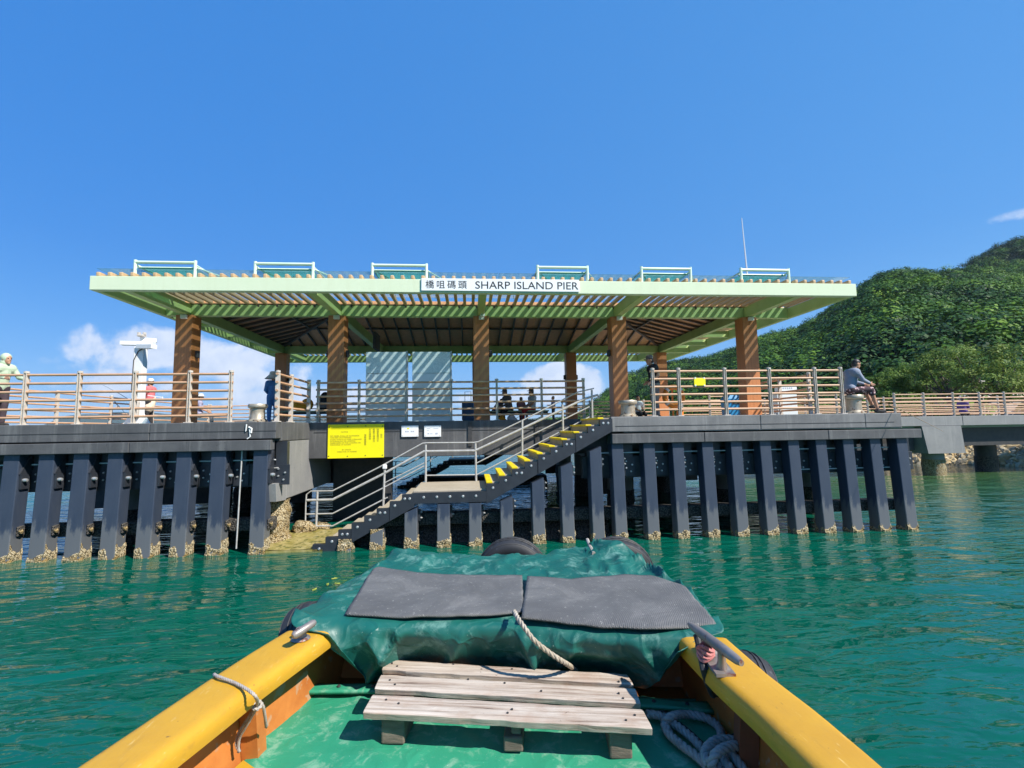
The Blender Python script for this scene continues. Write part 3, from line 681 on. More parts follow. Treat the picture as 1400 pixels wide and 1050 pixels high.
for y in (CYF, CYB):
    xs = [PX0+.142]+[v for x in CX for v in (x-.093, x+.093)]+[PX1-.142]
    m = MB()
    for a, b in zip(xs[::2], xs[1::2]): m.bbox(a, b, y-.09, y+.09, ZB+.005, ZT-.005, .008)
    m.build('long_beam', 'beam', pav)
for y in np.linspace(CYF+1.6, CYB-1.6, 3):
    for a, b in ((PX0+.142, CX[0]-.093), (CX[-1]+.093, PX1-.142)): m = MB(); m.bbox(a, b, y-.05, y+.05, ZB+.06, ZT-.03, .006); m.build('stub_beam', 'beam', pav)
# timber slats of the front and back trellis (their ends show above the fascia)
n = 76
for y0, y1, nm in ((PY0+.02, CYF+.02, 'front'), (CYB-.02, PY1-.02, 'back')):
    m = MB()
    for i in range(n):
        x = PX0+.14+(PX1-PX0-.28)*i/(n-1)
        if min(abs(x-c) for c in CX) < .03: pass
        m.bbox(x-.042, x+.042, y0, y1, ZT+.003, ZT+.10, .022)
    m.build('slats', 'slat', pav)
m = MB()
for x0, x1 in ((PX0+.02, CX[0]+.02), (CX[-1]-.02, PX1-.02)):
    m = MB()
    for y in np.linspace(CYF+.25, CYB-.25, 28): m.bbox(x0, x1, y-.04, y+.04, ZT+.003, ZT+.10, .02)
    m.build('side_slats', 'slat', pav)

# glass canopy over the trellis
zg = ZT+.19
m = MB(); gx = np.linspace(PX0+.05, PX1-.05, 9)
for a, b in zip(gx, gx[1:]):
    m.bbox(a+.006, b-.006, PY0+.10, CYF-.2, zg, zg+.012, .003); m.bbox(a+.006, b-.006, CYB+.2, PY1-.1, zg, zg+.012, .003)
m.bbox(PX0+.05, CX[0]-.05, CYF-.19, CYB+.19, zg, zg+.012, .003); m.bbox(CX[-1]+.05, PX1-.05, CYF-.19, CYB+.19, zg, zg+.012, .003)
m.build('glass_canopy', 'glass', pav)
m = MB()
for x in np.linspace(PX0+.9, PX1-.9, 16):
    for y in (PY0+.5, CYF-.5): m.tube([(x, y, ZT+.1), (x, y, zg)], .018, 6)
m.build('glass_stud', 'steel', pav)
# hipped boarded roof
ox0, ox1, oy0, oy1 = CX[0]-.1, CX[-1]+.1, CYF-.1, CYB+.1
ym = (oy0+oy1)/2; hp_ = (oy1-oy0)/2; rz = ZT+.02+.25*hp_
r0, r1 = (ox0+hp_, ym, rz), (ox1-hp_, ym, rz); e0 = ZT+.02
m = MB()
vs = [(ox0, oy0, e0), (ox1, oy0, e0), (ox1, oy1, e0), (ox0, oy1, e0), r0, r1]
vt = [(x, y, z+.10) for x, y, z in vs]
m.add(vs+vt, [(0, 1, 5, 4), (1, 2, 5), (2, 3, 4, 5), (3, 0, 4), (6, 10, 11, 7), (7, 11, 8), (8, 11, 10, 9), (9, 10, 6), (0, 6, 7, 1), (1, 7, 8, 2), (2, 8, 9, 3), (3, 9, 6, 0)])
m.build('roof', 'roofwood', pav, fix=True)
m = MB()
def under(x, y):  # roof underside
    t = min(x-ox0, ox1-x, y-oy0, oy1-y); return e0+.25*t
for x in np.arange(ox0+.45, ox1-.2, .49):
    t = min(x-ox0, ox1-x, hp_)
    for ya, yb in ((oy0, oy0+t), (oy1, oy1-t)):
        m.bar((x, ya, under(x, ya)-.045), (x, yb, under(x, yb)-.045), .05, .08)
for y in np.arange(oy0+.45, oy1-.2, .49):
    t = min(y-oy0, oy1-y)
    for a, b in ((ox0, ox0+t), (ox1, ox1-t)): m.bar((a, y, e0-.045), (b, y, under(b, y)-.045), .05, .08)
for k in (.5,):
    t = hp_*k
    for a, b in (((ox0+t, oy0+t), (ox1-t, oy0+t)), ((ox0+t, oy1-t), (ox1-t, oy1-t)), ((ox0+t, oy0+t), (ox0+t, oy1-t)), ((ox1-t, oy0+t), (ox1-t, oy1-t))):
        m.bar((*a, e0+.25*t-.05), (*b, e0+.25*t-.05), .06, .06)
for a, b in (((ox0, oy0), r0), ((ox0, oy1), r0), ((ox1, oy0), r1), ((ox1, oy1), r1)): m.bar((*a, e0-.05), (b[0], b[1], b[2]-.05), .08, .10)
m.bar((r0[0], r0[1], r0[2]-.06), (r1[0], r1[1], r1[2]-.06), .08, .12)
m.build('rafters', 'rafter', pav)
# raised frames with green panels along the roof edge
for a, b, ya, yb in ((182, 270, 356, 357), (346, 431, 358, 359.5), (506, 586, 361, 362), (732, 806, 363, 364), (874, 947, 366, 366.5), (1010, 1081, 368, 368.5)):
    y0 = PY0+.12; x0 = X_at(a+3, y0, 6.2); x1 = X_at(b-3, y0, 6.2); zt = 6.285; y1 = y0+1.15
    fr = MB()
    for x in (x0, x1):
        for y in (y0, y1): fr.tube([(x, y, ZT), (x, y, zt+.05)], .034, 8)
        fr.tube([(x, y0, zt-.05), (x, y1, zt-.05)], .022, 8)
        fr.tube([(x, y0, zt-.1), (x+(.3 if x == x0 else .3), y0+.45, ZT+.2)], .016, 6)
    fr.tube([(x0, y0, zt), (x1, y0, zt)], .036, 8); fr.tube([(x0, y1, zt), (x1, y1, zt)], .045, 8); fr.tube([(x0, y0+.12, zt-.085), (x1, y0+.12, zt-.085)], .026, 8)
    fo = fr.build('roof_frame', 'frame', pav, smooth=True)
    g = MB(); g.bbox(x0+.04, x1-.04, y0+.06, y1-.04, ZT+.245, ZT+.262, .004); g.build('panel', 'glassgreen', fo)
m = MB(); m.tube([(.32, CYF-.24, ZB-.02), (.32, CYF-.34, ZB+.02)], .03, 8); m.bbox(.28, .4, CYF-.55, CYF-.32, ZB+.02, ZB+.13, .03); m.lathe([(0, -.06), (.055, -.03), (.06, .05)], (.36, CYF-.4, ZB-.03), 10); m.build('security_camera', 'white', pav)
m = MB(); m.bbox(-2.95, -2.86, 15.0, 15.7, ZB-.62, ZB-.1, .01); m.build('hanging_board', 'bulk', pav)
# antenna on the roof corner
a_ = atY(1023, 367, 14.2); b_ = atY(1014, 298, 14.2)
m = MB(); m.tube([(a_[0], 14.2, 6.12), (a_[0]*.6+b_[0]*.4, 14.2, 7.2), tuple(b_)], [.026, .022, .010], 8); m.lathe([(.05, 6.1), (.05, 6.2)], (a_[0], 14.2, 0), 10)
tag(m.build('antenna', 'white', base=(a_[0], 14.2, 6.1), smooth=True), 'thin white whip antenna standing on the right end of the pavilion roof', 'antenna')
# name board
s0, s1 = atY(576, 381, 10.97), atY(792, 399, 10.97)
sg = thing('name_board', (s0[0], PY0, 5.65), 'long white board with the pier name in black letters on the roof edge', 'sign')
m = MB(); m.bbox(s0[0], s1[0], PY0-.035, PY0-.003, 5.655, 5.945, .006); m.build('board', 'signwhite', sg)
ch = text('橋咀碼頭', .205, (s0[0]+.09, PY0-.037, 5.725), 'ink', sg, gap=1.42)
text('SHARP ISLAND PIER', .25, (s0[0]+1.22, PY0-.037, 5.712), 'ink', sg, xs=1.1)
# ------------------------------------------------------------------ people
SKIN = mat('skin', (.50, .27, .17), (.44, .23, .14), 12, rough=.5, bmp=0)
HAIR = mat('dark_hair', (.018, .014, .012), (.03, .024, .02), 30, rough=.5, bmp=.3)
CL = {}
def cloth(name, c, c2=None, sc=8, **k):
    if name not in CL: CL[name] = mat(name, c, c2, sc, rough=.85, bmp=.15, **k)
    return CL[name]
def cap(m, a, b, ra, rb, n=12, sx=1., axis=None):
    """tapered capsule from a to b"""
    a = Vector(a); b = Vector(b); d = b-a; L = max(d.length, 1e-4); d = d/L
    pts = []; rs = []
    for t in (90, 60, 30): pts.append(a-d*ra*math.sin(math.radians(t))); rs.append(max(.0008, ra*math.cos(math.radians(t))))
    for t in (0, .33, .67, 1): pts.append(a+d*L*t); rs.append(ra+(rb-ra)*t)
    for t in (30, 60, 90): pts.append(b+d*rb*math.sin(math.radians(t))); rs.append(max(.0008, rb*math.cos(math.radians(t))))
    m.tube(pts, rs, n); return m
def ell(m, c, rx, ry, rz, rot=(0, 0, 0), n=16):
    bm = bmesh.new(); bmesh.ops.create_uvsphere(bm, u_segments=n, v_segments=max(8, n*2//3), radius=1)
    R = Euler(rot).to_matrix()
    for q in bm.verts: q.co = R @ Vector((q.co.x*rx, q.co.y*ry, q.co.z*rz))+Vector(c)
    return m.bm(bm)
def fuse(m, name, mt, parent, vox=.012, it=4, dec=None):
    """melt overlapping shapes into one continuous surface"""
    o = m.build(name, mt, parent)
    md = o.modifiers.new('r', 'REMESH'); md.mode = 'VOXEL'; md.voxel_size = vox; md.use_smooth_shade = True
    sm = o.modifiers.new('s', 'SMOOTH'); sm.factor = .5; sm.iterations = it
    return mod_apply(o)
def person(loc, yaw, label, J=None, shirt=None, trousers=None, shoes=None, hair=True, hat=None, sleeves='short', legs='long', h=1., group=None, apron=None, skirt=False, vox=.013, hood=None, head_yaw=0., head_pitch=0., shirt_name='shirt'):
    """local frame: faces -Y, right hand at -X. J overrides joint positions."""
    P = dict(pel=(0, 0, .93), che=(0, -.0, 1.27), nec=(0, .01, 1.45), hea=(0, -.015, 1.60),
             lsh=(.175, 0, 1.40), lel=(.22, .02, 1.13), lwr=(.21, -.08, .90), rsh=(-.175, 0, 1.40), rel=(-.22, .02, 1.13), rwr=(-.21, -.08, .90),
             lhi=(.09, 0, .90), lkn=(.10, -.02, .50), lan=(.10, .02, .09), rhi=(-.09, 0, .90), rkn=(-.10, -.02, .50), ran=(-.10, .02, .09), toe=(0, -1, 0))
    if J: P.update(J)
    t = thing('person', loc, label, 'person', group)
    R = Matrix.Rotation(yaw, 3, 'Z'); L = Vector(loc)
    def W(v): return R @ (Vector(v)*h)+L
    V = {k: Vector(v) for k, v in P.items()}
    Ha = V['hea']; hq = Euler((head_pitch, 0, head_yaw)).to_matrix()
    def hd(x, y, z): return Ha+hq @ Vector((x, y, z))
    b = MB(); 
    def C(a, c, ra, rb, m=b): cap(m, W(a), W(c), ra*h, rb*h)
    def EL(c, rx, ry, rz, m, rot=None):
        bm = bmesh.new(); bmesh.ops.create_uvsphere(bm, u_segments=16, v_segments=12, radius=1)
        for q in bm.verts: q.co = W(Vector(c)+((rot or Matrix.Identity(3)) @ Vector((q.co.x*rx, q.co.y*ry, q.co.z*rz))))
        m.bm(bm)
    # body
    C(V['pel']+Vector((-.07, 0, 0)), V['pel']+Vector((.07, 0, 0)), .115, .115)
    C(V['pel'], V['che'], .125, .135); C(V['lsh']*.72+V['che']*.28, V['rsh']*.72+V['che']*.28, .115, .115)
    C(V['che'], V['nec'], .10, .055); C(V['nec'], hd(0, .02, -.06), .055, .05)
    EL(hd(0, .008, .03), .077, .096, .095, b, hq); EL(hd(0, -.022, -.035), .058, .07, .078, b, hq)
    EL(hd(0, -.094, -.012), .013, .020, .024, b, hq); EL(hd(0, -.086, -.055), .024, .014, .012, b, hq); EL(hd(0, -.075, -.095), .028, .02, .02, b, hq)
    for s in (-1, 1): EL(hd(s*.078, .01, .0), .012, .024, .034, b, hq)
    hands = MB()
    for q in 'lr':
        C(V[q+'sh'], V[q+'el'], .052, .042); C(V[q+'el'], V[q+'wr'], .042, .028)
        C(V[q+'hi'], V[q+'kn'], .088, .058); C(V[q+'kn'], V[q+'an'], .058, .038)
        an = V[q+'an']; toe = V['toe'].normalized()
        C(an+Vector((0, .02, -.05)), an+toe*.16+Vector((0, 0, -.055)), .038, .034)
        d = (V[q+'wr']-V[q+'el']).normalized(); side = Vector((1 if q == 'l' else -1, 0, 0)); fwd = side.cross(d)
        if fwd.length < .2: fwd = Vector((0, -1, 0))
        fwd.normalize(); pn = fwd.cross(d).normalized(); wr = V[q+'wr']; pa = wr+d*.085
        # palm: across is fwd, then five bent fingers
        for k in (-.025, -.008, .01, .026): C(wr+fwd*k*.6, wr+d*.08+fwd*k, .014, .012)
        for k, ln in ((-.029, .060), (-.010, .072), (.009, .078), (.028, .070)):
            r0 = wr+d*.082+fwd*k; cu = -pn*(1 if q == 'l' else 1)
            r1 = r0+d*ln*.55+cu*ln*.15; r2 = r1+d*ln*.30+cu*ln*.40
            cap(b, W(r0), W(r1), .0095*h, .0088*h, 8); cap(b, W(r1), W(r2), .0088*h, .0075*h, 8)
        r0 = wr+d*.03+fwd*.03; r1 = r0+d*.03+fwd*.028; r2 = r1+d*.034+fwd*.006
        cap(b, W(r0), W(r1), .012*h, .0105*h, 8); cap(b, W(r1), W(r2), .0105*h, .008*h, 8)
    body = fuse(b, 'body', SKIN, t, vox=.0095, it=3)
    e = MB()
    for s in (-1, 1): EL(hd(s*.031, -.086, .018), .013, .007, .008, e, hq)
    e.build('eyes', HAIR, t)
    # clothes
    if shirt is not None:
        m = MB()
        C(V['pel']+Vector((-.06, 0, .02)), V['pel']+Vector((.06, 0, .02)), .128, .128, m); C(V['pel'], V['che'], .140, .150, m)
        C(V['lsh']*.72+V['che']*.28, V['rsh']*.72+V['che']*.28, .126, .126, m); C(V['che'], V['nec']-Vector((0, 0, .03)), .11, .07, m)
        for q in 'lr':
            if sleeves == 'short': C(V[q+'sh'], V[q+'sh']*.35+V[q+'el']*.65, .068, .064, m)
            elif sleeves == 'long': C(V[q+'sh'], V[q+'el'], .066, .056, m); C(V[q+'el'], V[q+'wr']*.92+V[q+'el']*.08, .056, .042, m)
            else: C(V[q+'sh'], V[q+'sh']*.8+V[q+'el']*.2, .062, .06, m)
        fuse(m, shirt_name, shirt, t, vox)
    if trousers is not None:
        m = MB(); C(V['pel']+Vector((-.07, 0, -.02)), V['pel']+Vector((.07, 0, -.02)), .126, .126, m)
        for q in 'lr':
            C(V[q+'hi'], V[q+'kn'], .102, .078, m)
            if legs == 'long': C(V[q+'kn'], V[q+'an']+Vector((0, 0, .02)), .074, .060, m)
            elif legs == 'knee': C(V[q+'kn'], V[q+'kn']*.8+V[q+'an']*.2, .080, .078, m)
        fuse(m, 'trousers', trousers, t, vox)
    if apron is not None:
        m = MB(); C(V['pel']+Vector((-.05, .01, .08)), V['pel']+Vector((.05, .01, -.22)), .16, .17, m); fuse(m, 'skirt', apron, t, vox)
    m = MB()
    for q in 'lr':
        an = V[q+'an']; toe = V['toe'].normalized()
        C(an-toe*.045+Vector((0, 0, -.045)), an+toe*.17+Vector((0, 0, -.052)), .045, .04, m); C(an+Vector((0, 0, -.01)), an+Vector((0, 0, -.04)), .046, .046, m)
    fuse(m, 'shoes', shoes or cloth('dark shoes', (.03, .03, .03)), t, .012)
    if hair:
        m = MB(); EL(hd(0, .022, .052), .085, .096, .088, m, hq); EL(hd(0, .05, -.0), .074, .066, .09, m, hq); fuse(m, 'hair', HAIR, t, .011)
    if hood is not None:
        m = MB(); EL(hd(0, .028, .04), .1, .108, .112, m, hq); EL(hd(0, .05, -.07), .092, .09, .1, m, hq); fuse(m, 'hood', hood, t, .013)
    if hat:
        kind, mt = hat; m = MB(); T = Matrix.Translation(W(hd(0, .01, .06))) @ (R.to_4x4() @ hq.to_4x4())
        mm = MB()
        if kind == 'cap':
            mm.lathe([(.098, .0), (.1, .04), (.085, .085), (.05, .105), (0, .11)], (0, 0, 0), 18)
            rows = []
            for i in range(7):
                a = -1.05+2.1*i/6; rows.append([(.098*math.sin(a), -.098*math.cos(a), .012), (.105*math.sin(a)*.95, -.098*math.cos(a)-.05*math.cos(a*.9), .006), (.095*math.sin(a)*.9, -.098*math.cos(a)-.09*math.cos(a*.8), -.008)])
            mm.grid(rows); mm.grid([[(x, y, z-.008) for x, y, z in r] for r in rows])
        elif kind == 'bucket':
            mm.lathe([(.27, -.13), (.2, -.06), (.125, .02), (.115, .09), (.09, .12), (0, .125)], (0, 0, 0), 22); mm.lathe([(.26, -.135), (.19, -.068), (.11, .0)], (0, 0, 0), 22)
        else:
            mm.lathe([(.19, -.01), (.18, .0), (.1, .02), (.095, .08), (.07, .1), (0, .1)], (0, 0, 0), 22)
        mm.v = [tuple(T @ (Vector(p)*h)) for p in mm.v]
        mm.build('hat', mt, t, smooth=True)
    return t
SEAT = dict(pel=(0, 0, .55), che=(0, .02, .90), nec=(0, .0, 1.08), hea=(0, -.03, 1.23), lsh=(.175, .01, 1.03), rsh=(-.175, .01, 1.03), lel=(.21, -.05, .77), rel=(-.21, -.05, .77), lwr=(.12, -.28, .66), rwr=(-.12, -.28, .66),
            lhi=(.09, 0, .53), rhi=(-.09, 0, .53), lkn=(.12, -.42, .52), rkn=(-.12, -.42, .52), lan=(.12, -.44, .09), ran=(-.12, -.44, .09))
def dress(**k): d = dict(SEAT); d.update(k); return d
FACE_R = PI/2; FACE_L = -PI/2
c_black = cloth('black cloth', (.022, .022, .026)); c_navy = cloth('navy cloth', (.03, .035, .07)); c_grey = cloth('blue grey knit', (.26, .29, .36), (.21, .24, .31))
c_green = cloth('pale green fleece', (.48, .58, .42), (.42, .52, .37)); c_pink = cloth('coral cotton', (.72, .18, .19)); c_cream = cloth('cream cotton', (.78, .62, .45)); c_denim = cloth('blue denim', (.07, .22, .48), (.05, .16, .38), 14)
c_white = cloth('white cotton', (.78, .78, .78)); c_red = cloth('red cotton', (.55, .03, .03)); c_lilac = cloth('lilac cotton', (.38, .36, .48)); c_straw = cloth('pale straw', (.80, .75, .65)); c_orange = cloth('amber cloth', (.80, .36, .02), (.70, .28, .01)); c_purple = cloth('deep purple cloth', (.10, .06, .22)); c_blue = cloth('royal blue cloth', (.03, .06, .35)); c_char = cloth('charcoal cloth', (.12, .11, .11), (.20, .18, .17), 16)
def floral():
    m, nt, b = newmat('dark floral cotton'); v = coords(nt); vo = N(nt, 'ShaderNodeTexVoronoi'); vo.inputs['Scale'].default_value = 17; nt.links.new(v, vo.inputs['Vector'])
    nt.links.new(ramp(nt, vo.outputs['Distance'], [(.25, (.62, .46, .46)), (.42, (.14, .05, .06)), (.6, (.05, .03, .035))]), b.inputs['Base Color']); b.inputs['Roughness'].default_value = .85; return m
c_floral = floral()
def at(px, Y, z=ZD): return (X_at(px, Y, z), Y, z)
person(at(-5, 12.2), FACE_R-.25, 'person in pale green hooded jacket and dark trousers leaning on the left railing', dict(che=(0, -.06, 1.26), nec=(0, -.10, 1.43), hea=(0, -.15, 1.56), lsh=(.17, -.09, 1.38), rsh=(-.17, -.09, 1.38), lel=(.24, -.2, 1.15), lwr=(.2, -.42, 1.10), rel=(-.24, -.2, 1.15), rwr=(-.2, -.42, 1.10)), shirt=c_green, trousers=cloth('dark brown cloth', (.06, .04, .05)), sleeves='long', hood=c_green, shirt_name='jacket', hair=False, h=1.0)
person(at(203, 18.4), FACE_L, 'person in white cap, coral top and cream skirt standing beside the white mast', dict(lel=(.22, -.06, 1.15), lwr=(.16, -.28, 1.12), rel=(-.22, -.06, 1.15), rwr=(-.16, -.28, 1.12)), shirt=c_pink, trousers=c_black, hat=('cap', c_white), apron=c_cream)
person(at(272, 20.9), FACE_R+.4, 'person in sun hat sitting behind the leftmost brown column', dress(), shirt=c_lilac, trousers=c_char, hat=('sun', c_straw))
person(at(372, 15.6), PI+.5, 'person in wide pale bucket hat and blue denim overalls beside the left bollard', dict(lel=(.22, -.05, 1.15), lwr=(.12, -.22, 1.05), rel=(-.22, -.05, 1.15), rwr=(-.12, -.22, 1.05)), shirt=c_denim, trousers=c_denim, sleeves='long', hat=('bucket', c_straw), shirt_name='overalls', h=.93)
# benches and those on them
M['bench'] = mat('pale_green_bench', (.40, .48, .28), (.34, .42, .24), 6, rough=.5)
def bench(x0, x1, y, label):
    t = thing('bench', (x0, y, ZD), label, 'bench', 'pale green benches under the pavilion')
    m = MB()
    for k in range(3): m.bbox(x0, x1, y-.2+k*.14, y-.07+k*.14, ZD+.40, ZD+.45, .012)
    m.build('seat', 'bench', t); m = MB(); m.bbox(x0+.04, x1-.04, y-.17, y+.19, ZD+.34, ZD+.397, .01); m.build('seat_frame', 'bulk', t)
    for x in (x0+.25, x1-.25):
        m = MB(); m.bbox(x-.03, x+.03, y-.15, y-.1, ZD-.005, ZD+.34, .008); m.bbox(x-.03, x+.03, y+.1, y+.15, ZD-.005, ZD+.34, .008); m.build('leg', 'post', t)
    return t
bench(X_at(660, 18.6, ZD), X_at(750, 18.6, ZD), 18.6, 'pale green bench with a row of seated people behind the middle column')
bench(X_at(386, 16.4, ZD), X_at(446, 16.4, ZD), 16.4, 'pale green bench carrying the amber bag and black backpack')
GB = 'people seated on the bench'
person((X_at(697, 18.6, ZD), 18.65, ZD-.05), FACE_L+.5, 'person in dark cap and charcoal jacket seated on the bench, leaning forward', dress(che=(0, -.08, .88), nec=(0, -.16, 1.04), hea=(0, -.22, 1.17), lsh=(.17, -.13, 1.0), rsh=(-.17, -.13, 1.0), lel=(.22, -.22, .74), rel=(-.22, -.22, .74), lwr=(.1, -.42, .66), rwr=(-.1, -.42, .66)), shirt=c_char, trousers=c_black, sleeves='long', hat=('cap', c_char), group=GB)
person((X_at(713, 18.7, ZD), 18.75, ZD-.05), .3, 'dark-haired child in pink slumped on the bench between two capped people', dress(), shirt=cloth('dusty pink cotton', (.45, .22, .25)), trousers=c_char, h=.76, group=GB)
person((X_at(728, 18.6, ZD), 18.65, ZD-.05), FACE_L+.3, 'person in white shirt with red sleeves and grey cap on the bench', dress(), shirt=c_white, trousers=c_red, hat=('cap', c_char), group=GB, h=.98)
person((X_at(676, 18.9, ZD), 19.0, ZD-.05), FACE_R, 'person in royal blue top bent low at the bench end by the middle column', dress(che=(0, -.18, .82), nec=(0, -.30, .93), hea=(0, -.37, 1.02), lsh=(.17, -.26, .9), rsh=(-.17, -.26, .9), lel=(.22, -.36, .68), rel=(-.22, -.36, .68), lwr=(.1, -.5, .55), rwr=(-.1, -.5, .55)), shirt=c_blue, trousers=c_navy, h=.86, group=GB)
person(at(757, 22.4), FACE_L, 'small dark-haired person in lilac top and black trousers standing near the back edge', dict(lel=(.22, -.06, 1.15), lwr=(.16, -.26, 1.14), rel=(-.22, -.06, 1.15), rwr=(-.16, -.26, 1.14)), shirt=c_lilac, trousers=c_black, h=.72)
person(at(897, 13.6), FACE_L, 'man in dark cap and black clothes standing at the right pavilion railing', dict(che=(0, -.03, 1.28), nec=(0, -.08, 1.45), hea=(0, -.12, 1.585), lsh=(.17, -.05, 1.40), rsh=(-.17, -.05, 1.40), lel=(.25, .02, 1.16), lwr=(.20, -.16, 1.0), rel=(-.24, .05, 1.15), rwr=(-.17, -.13, 1.02)), shirt=c_black, trousers=c_char, hat=('cap', c_char), h=1.05, head_pitch=.12)
person((X_at(873, 19.5, ZD), 19.5, ZD-.18), .2, 'dark-haired person in black and white crouching beyond the middle bollard', dress(), shirt=c_white, trousers=c_black, h=.9)
# seated fisherman on the right bollard
bx = X_at(1168, 11.35, ZD)
person((bx-.10, 11.32, ZD+.05), FACE_R-.12, 'man in grey long-sleeved top and floral shorts sitting on the right bollard', dict(pel=(0, .0, .58), che=(0, -.07, .92), nec=(0, -.14, 1.09), hea=(0, -.22, 1.22), lsh=(.17, -.10, 1.03), rsh=(-.17, -.10, 1.03), lel=(.20, -.22, .80), rel=(-.20, -.22, .80), lwr=(.11, -.44, .72), rwr=(-.11, -.44, .72),
    lhi=(.09, -.02, .56), rhi=(-.09, -.02, .56), lkn=(.13, -.46, .58), rkn=(-.13, -.44, .56), lan=(.12, -.62, .17), ran=(-.12, -.58, .05)), shirt=c_grey, trousers=c_floral, sleeves='long', legs='knee', h=.97, head_pitch=.35, shoes=cloth('black sandals', (.03, .028, .026)))
# ------------------------------------------------------------------ things on the pier
def bollard(x, y, r, h, label):
    t = thing('mooring_bollard', (x, y, ZD), label, 'bollard', 'mooring bollards on the pier edge')
    m = MB(); m.lathe([(r*1.25, -.01), (r*1.25, .03), (r*1.12, .05), (r*.92, .09), (r*.88, h*.62), (r*.92, h*.74)], (x, y, ZD), 32); m.build('body', 'bollard', t, smooth=True)
    m = MB(); m.lathe([(r*.92, h*.742), (r*1.16, h*.80), (r*1.2, h*.84), (r*1.2, h*.95), (r*1.12, h), (0, h+.004)], (x, y, ZD), 32); m.build('head', 'bollard', t, smooth=True)
    m = MB()
    for k in range(8): a = k*PI/4; m.lathe([(.02, .03), (.02, .05), (0, .052)], (x+r*1.15*math.cos(a), y+r*1.15*math.sin(a), ZD), 6)
    m.build('bolt', 'bulk', t)
bollard(X_at(352, 11.2, ZD), 11.2, .165, .40, 'worn steel bollard between the left railing and the denim overalls')
bollard(X_at(859, 11.9, ZD), 11.9, .19, .43, 'worn steel bollard at the top of the yellow steps')
bollard(bx, 11.35, .19, .47, 'worn steel bollard with a man sitting on it')
# lone railing post at the gap
px_ = X_at(1181, 11.3, ZD+1.); t = thing('railing_post', (px_, 11.9, ZD), 'lone leaning grey metal post behind the seated man', 'post')
m = MB(); m.bar((px_+.1, 11.9, ZD), (px_-.02, 11.9, ZD+1.12), .075, .05); m.build('upright', 'post', t); m = MB(); m.bbox(px_+.02, px_+.18, 11.82, 11.98, ZD-.01, ZD+.015, .004); m.build('base_plate', 'post', t)
# white mast
mx = X_at(187, 17, ZD); t = thing('mast', (mx, 17, ZD), 'tapering white steel mast with short lamp arms behind the left railing', 'mast')
def off(v): return (mx+v[0], 17+v[1], ZD+v[2])
m = MB(); m.bbox(mx-.155, mx+.155, 16.88, 17.12, ZD-.005, ZD+2.66, .02); m.build('pole', 'white', t)
for s in (-1, 1):
    m = MB(); m.add([off(p) for p in ((s*.157, -.03, 0), (s*.5, -.03, 0), (s*.157, -.03, .5), (s*.157, .03, 0), (s*.5, .03, 0), (s*.157, .03, .5))], [(0, 1, 2), (5, 4, 3), (0, 3, 4, 1), (1, 4, 5, 2), (2, 5, 3, 0)]); m.build('foot_rib', 'white', t)
for a, b in (((-.62, 0, 2.80), (.35, .1, 2.79)), ((.0, -.1, 2.66), (.62, -.35, 2.62)), ((-.1, .1, 2.93), (.3, .3, 2.93))):
    m = MB(); m.bar(off(a), off(b), .2, .13); m.build('lamp_arm', 'white', t)
m = MB(); m.bbox(mx-.1, mx+.1, 16.9, 17.1, ZD+3.01, ZD+3.08, .02); m.bbox(mx-.12, mx-.05, 16.95, 17.05, ZD+3.075, ZD+3.16, .01); m.bbox(mx+.05, mx+.12, 16.95, 17.05, ZD+3.075, ZD+3.16, .01); m.build('lantern', 'post', t)
m = MB(); m.bar(off((.3, 0, 1.05)), off((.75, 0, .98)), .05, .03); m.tube([off((.75, 0, 1.0)), off((.78, 0, .85))], .012, 6); m.build('hook_arm', 'white', t)
m = MB(); m.bbox(mx-.12, mx+.15, 16.75, 16.875, ZD+.3, ZD+.85, .03); m.build('control_box', 'post', t)
m = MB(); m.tube([off((.15, -.14, 2.6)), off((.0, -.14, 2.5)), off((-.12, -.14, 2.2)), off((-.14, -.14, 1.2))], .014, 6); m.build('cable', 'bulk', t)
# stone panels
for x0, x1, lab in ((500, 557, 'left one of the two veined grey stone notice slabs behind the railing'), (563, 617, 'right one of the two veined grey stone notice slabs behind the railing')):
    a, b = X_at(x0+1, 13.5, 4.6), X_at(x1-1, 13.5, 4.6)
    t = thing('stone_slab', ((a+b)/2, 13.5, ZD), lab, 'stone slab', 'stone slabs by the recess')
    m = MB(); m.bbox(a, b, 13.45, 13.6, ZD+1.33, 4.64, .01); m.build('upper_panel', 'marble', t)
    m = MB(); m.bbox(a, b, 13.45, 13.6, ZD-.01, ZD+1.322, .01); m.build('lower_panel', 'slabgrey', t)
    m = MB(); m.bbox(b-.001, b+.03, 13.43, 13.62, ZD, 4.66, .006); m.build('side_frame', 'steel', t)
# suitcase
x, y = X_at(640, 16.0, ZD), 16.0; t = thing('suitcase', (x, y, ZD), 'blue upright suitcase standing left of the middle brown column', 'suitcase')
m = MB(); m.bbox(x-.2, x+.2, y-.13, y+.13, ZD+.05, ZD+.68, .04)
for k in range(5): m.bbox(x-.15+k*.07, x-.13+k*.07, y-.14, y-.128, ZD+.1, ZD+.62, .003)
m.build('shell', cloth('blue suitcase shell', (.05, .13, .26)), t); m = MB(); m.tube([(x-.1, y+.08, ZD+.66), (x-.1, y+.08, ZD+1.0), (x+.1, y+.08, ZD+1.0), (x+.1, y+.08, ZD+.66)], .012, 6); m.build('handle', 'steel', t)
for s in (-1, 1): m = MB(); m.lathe([(0, -.02), (.04, -.02), (.04, .02), (0, .02)], (x+s*.15, y, ZD+.04), 12, 'X'); m.build('wheel', 'bulk', t)
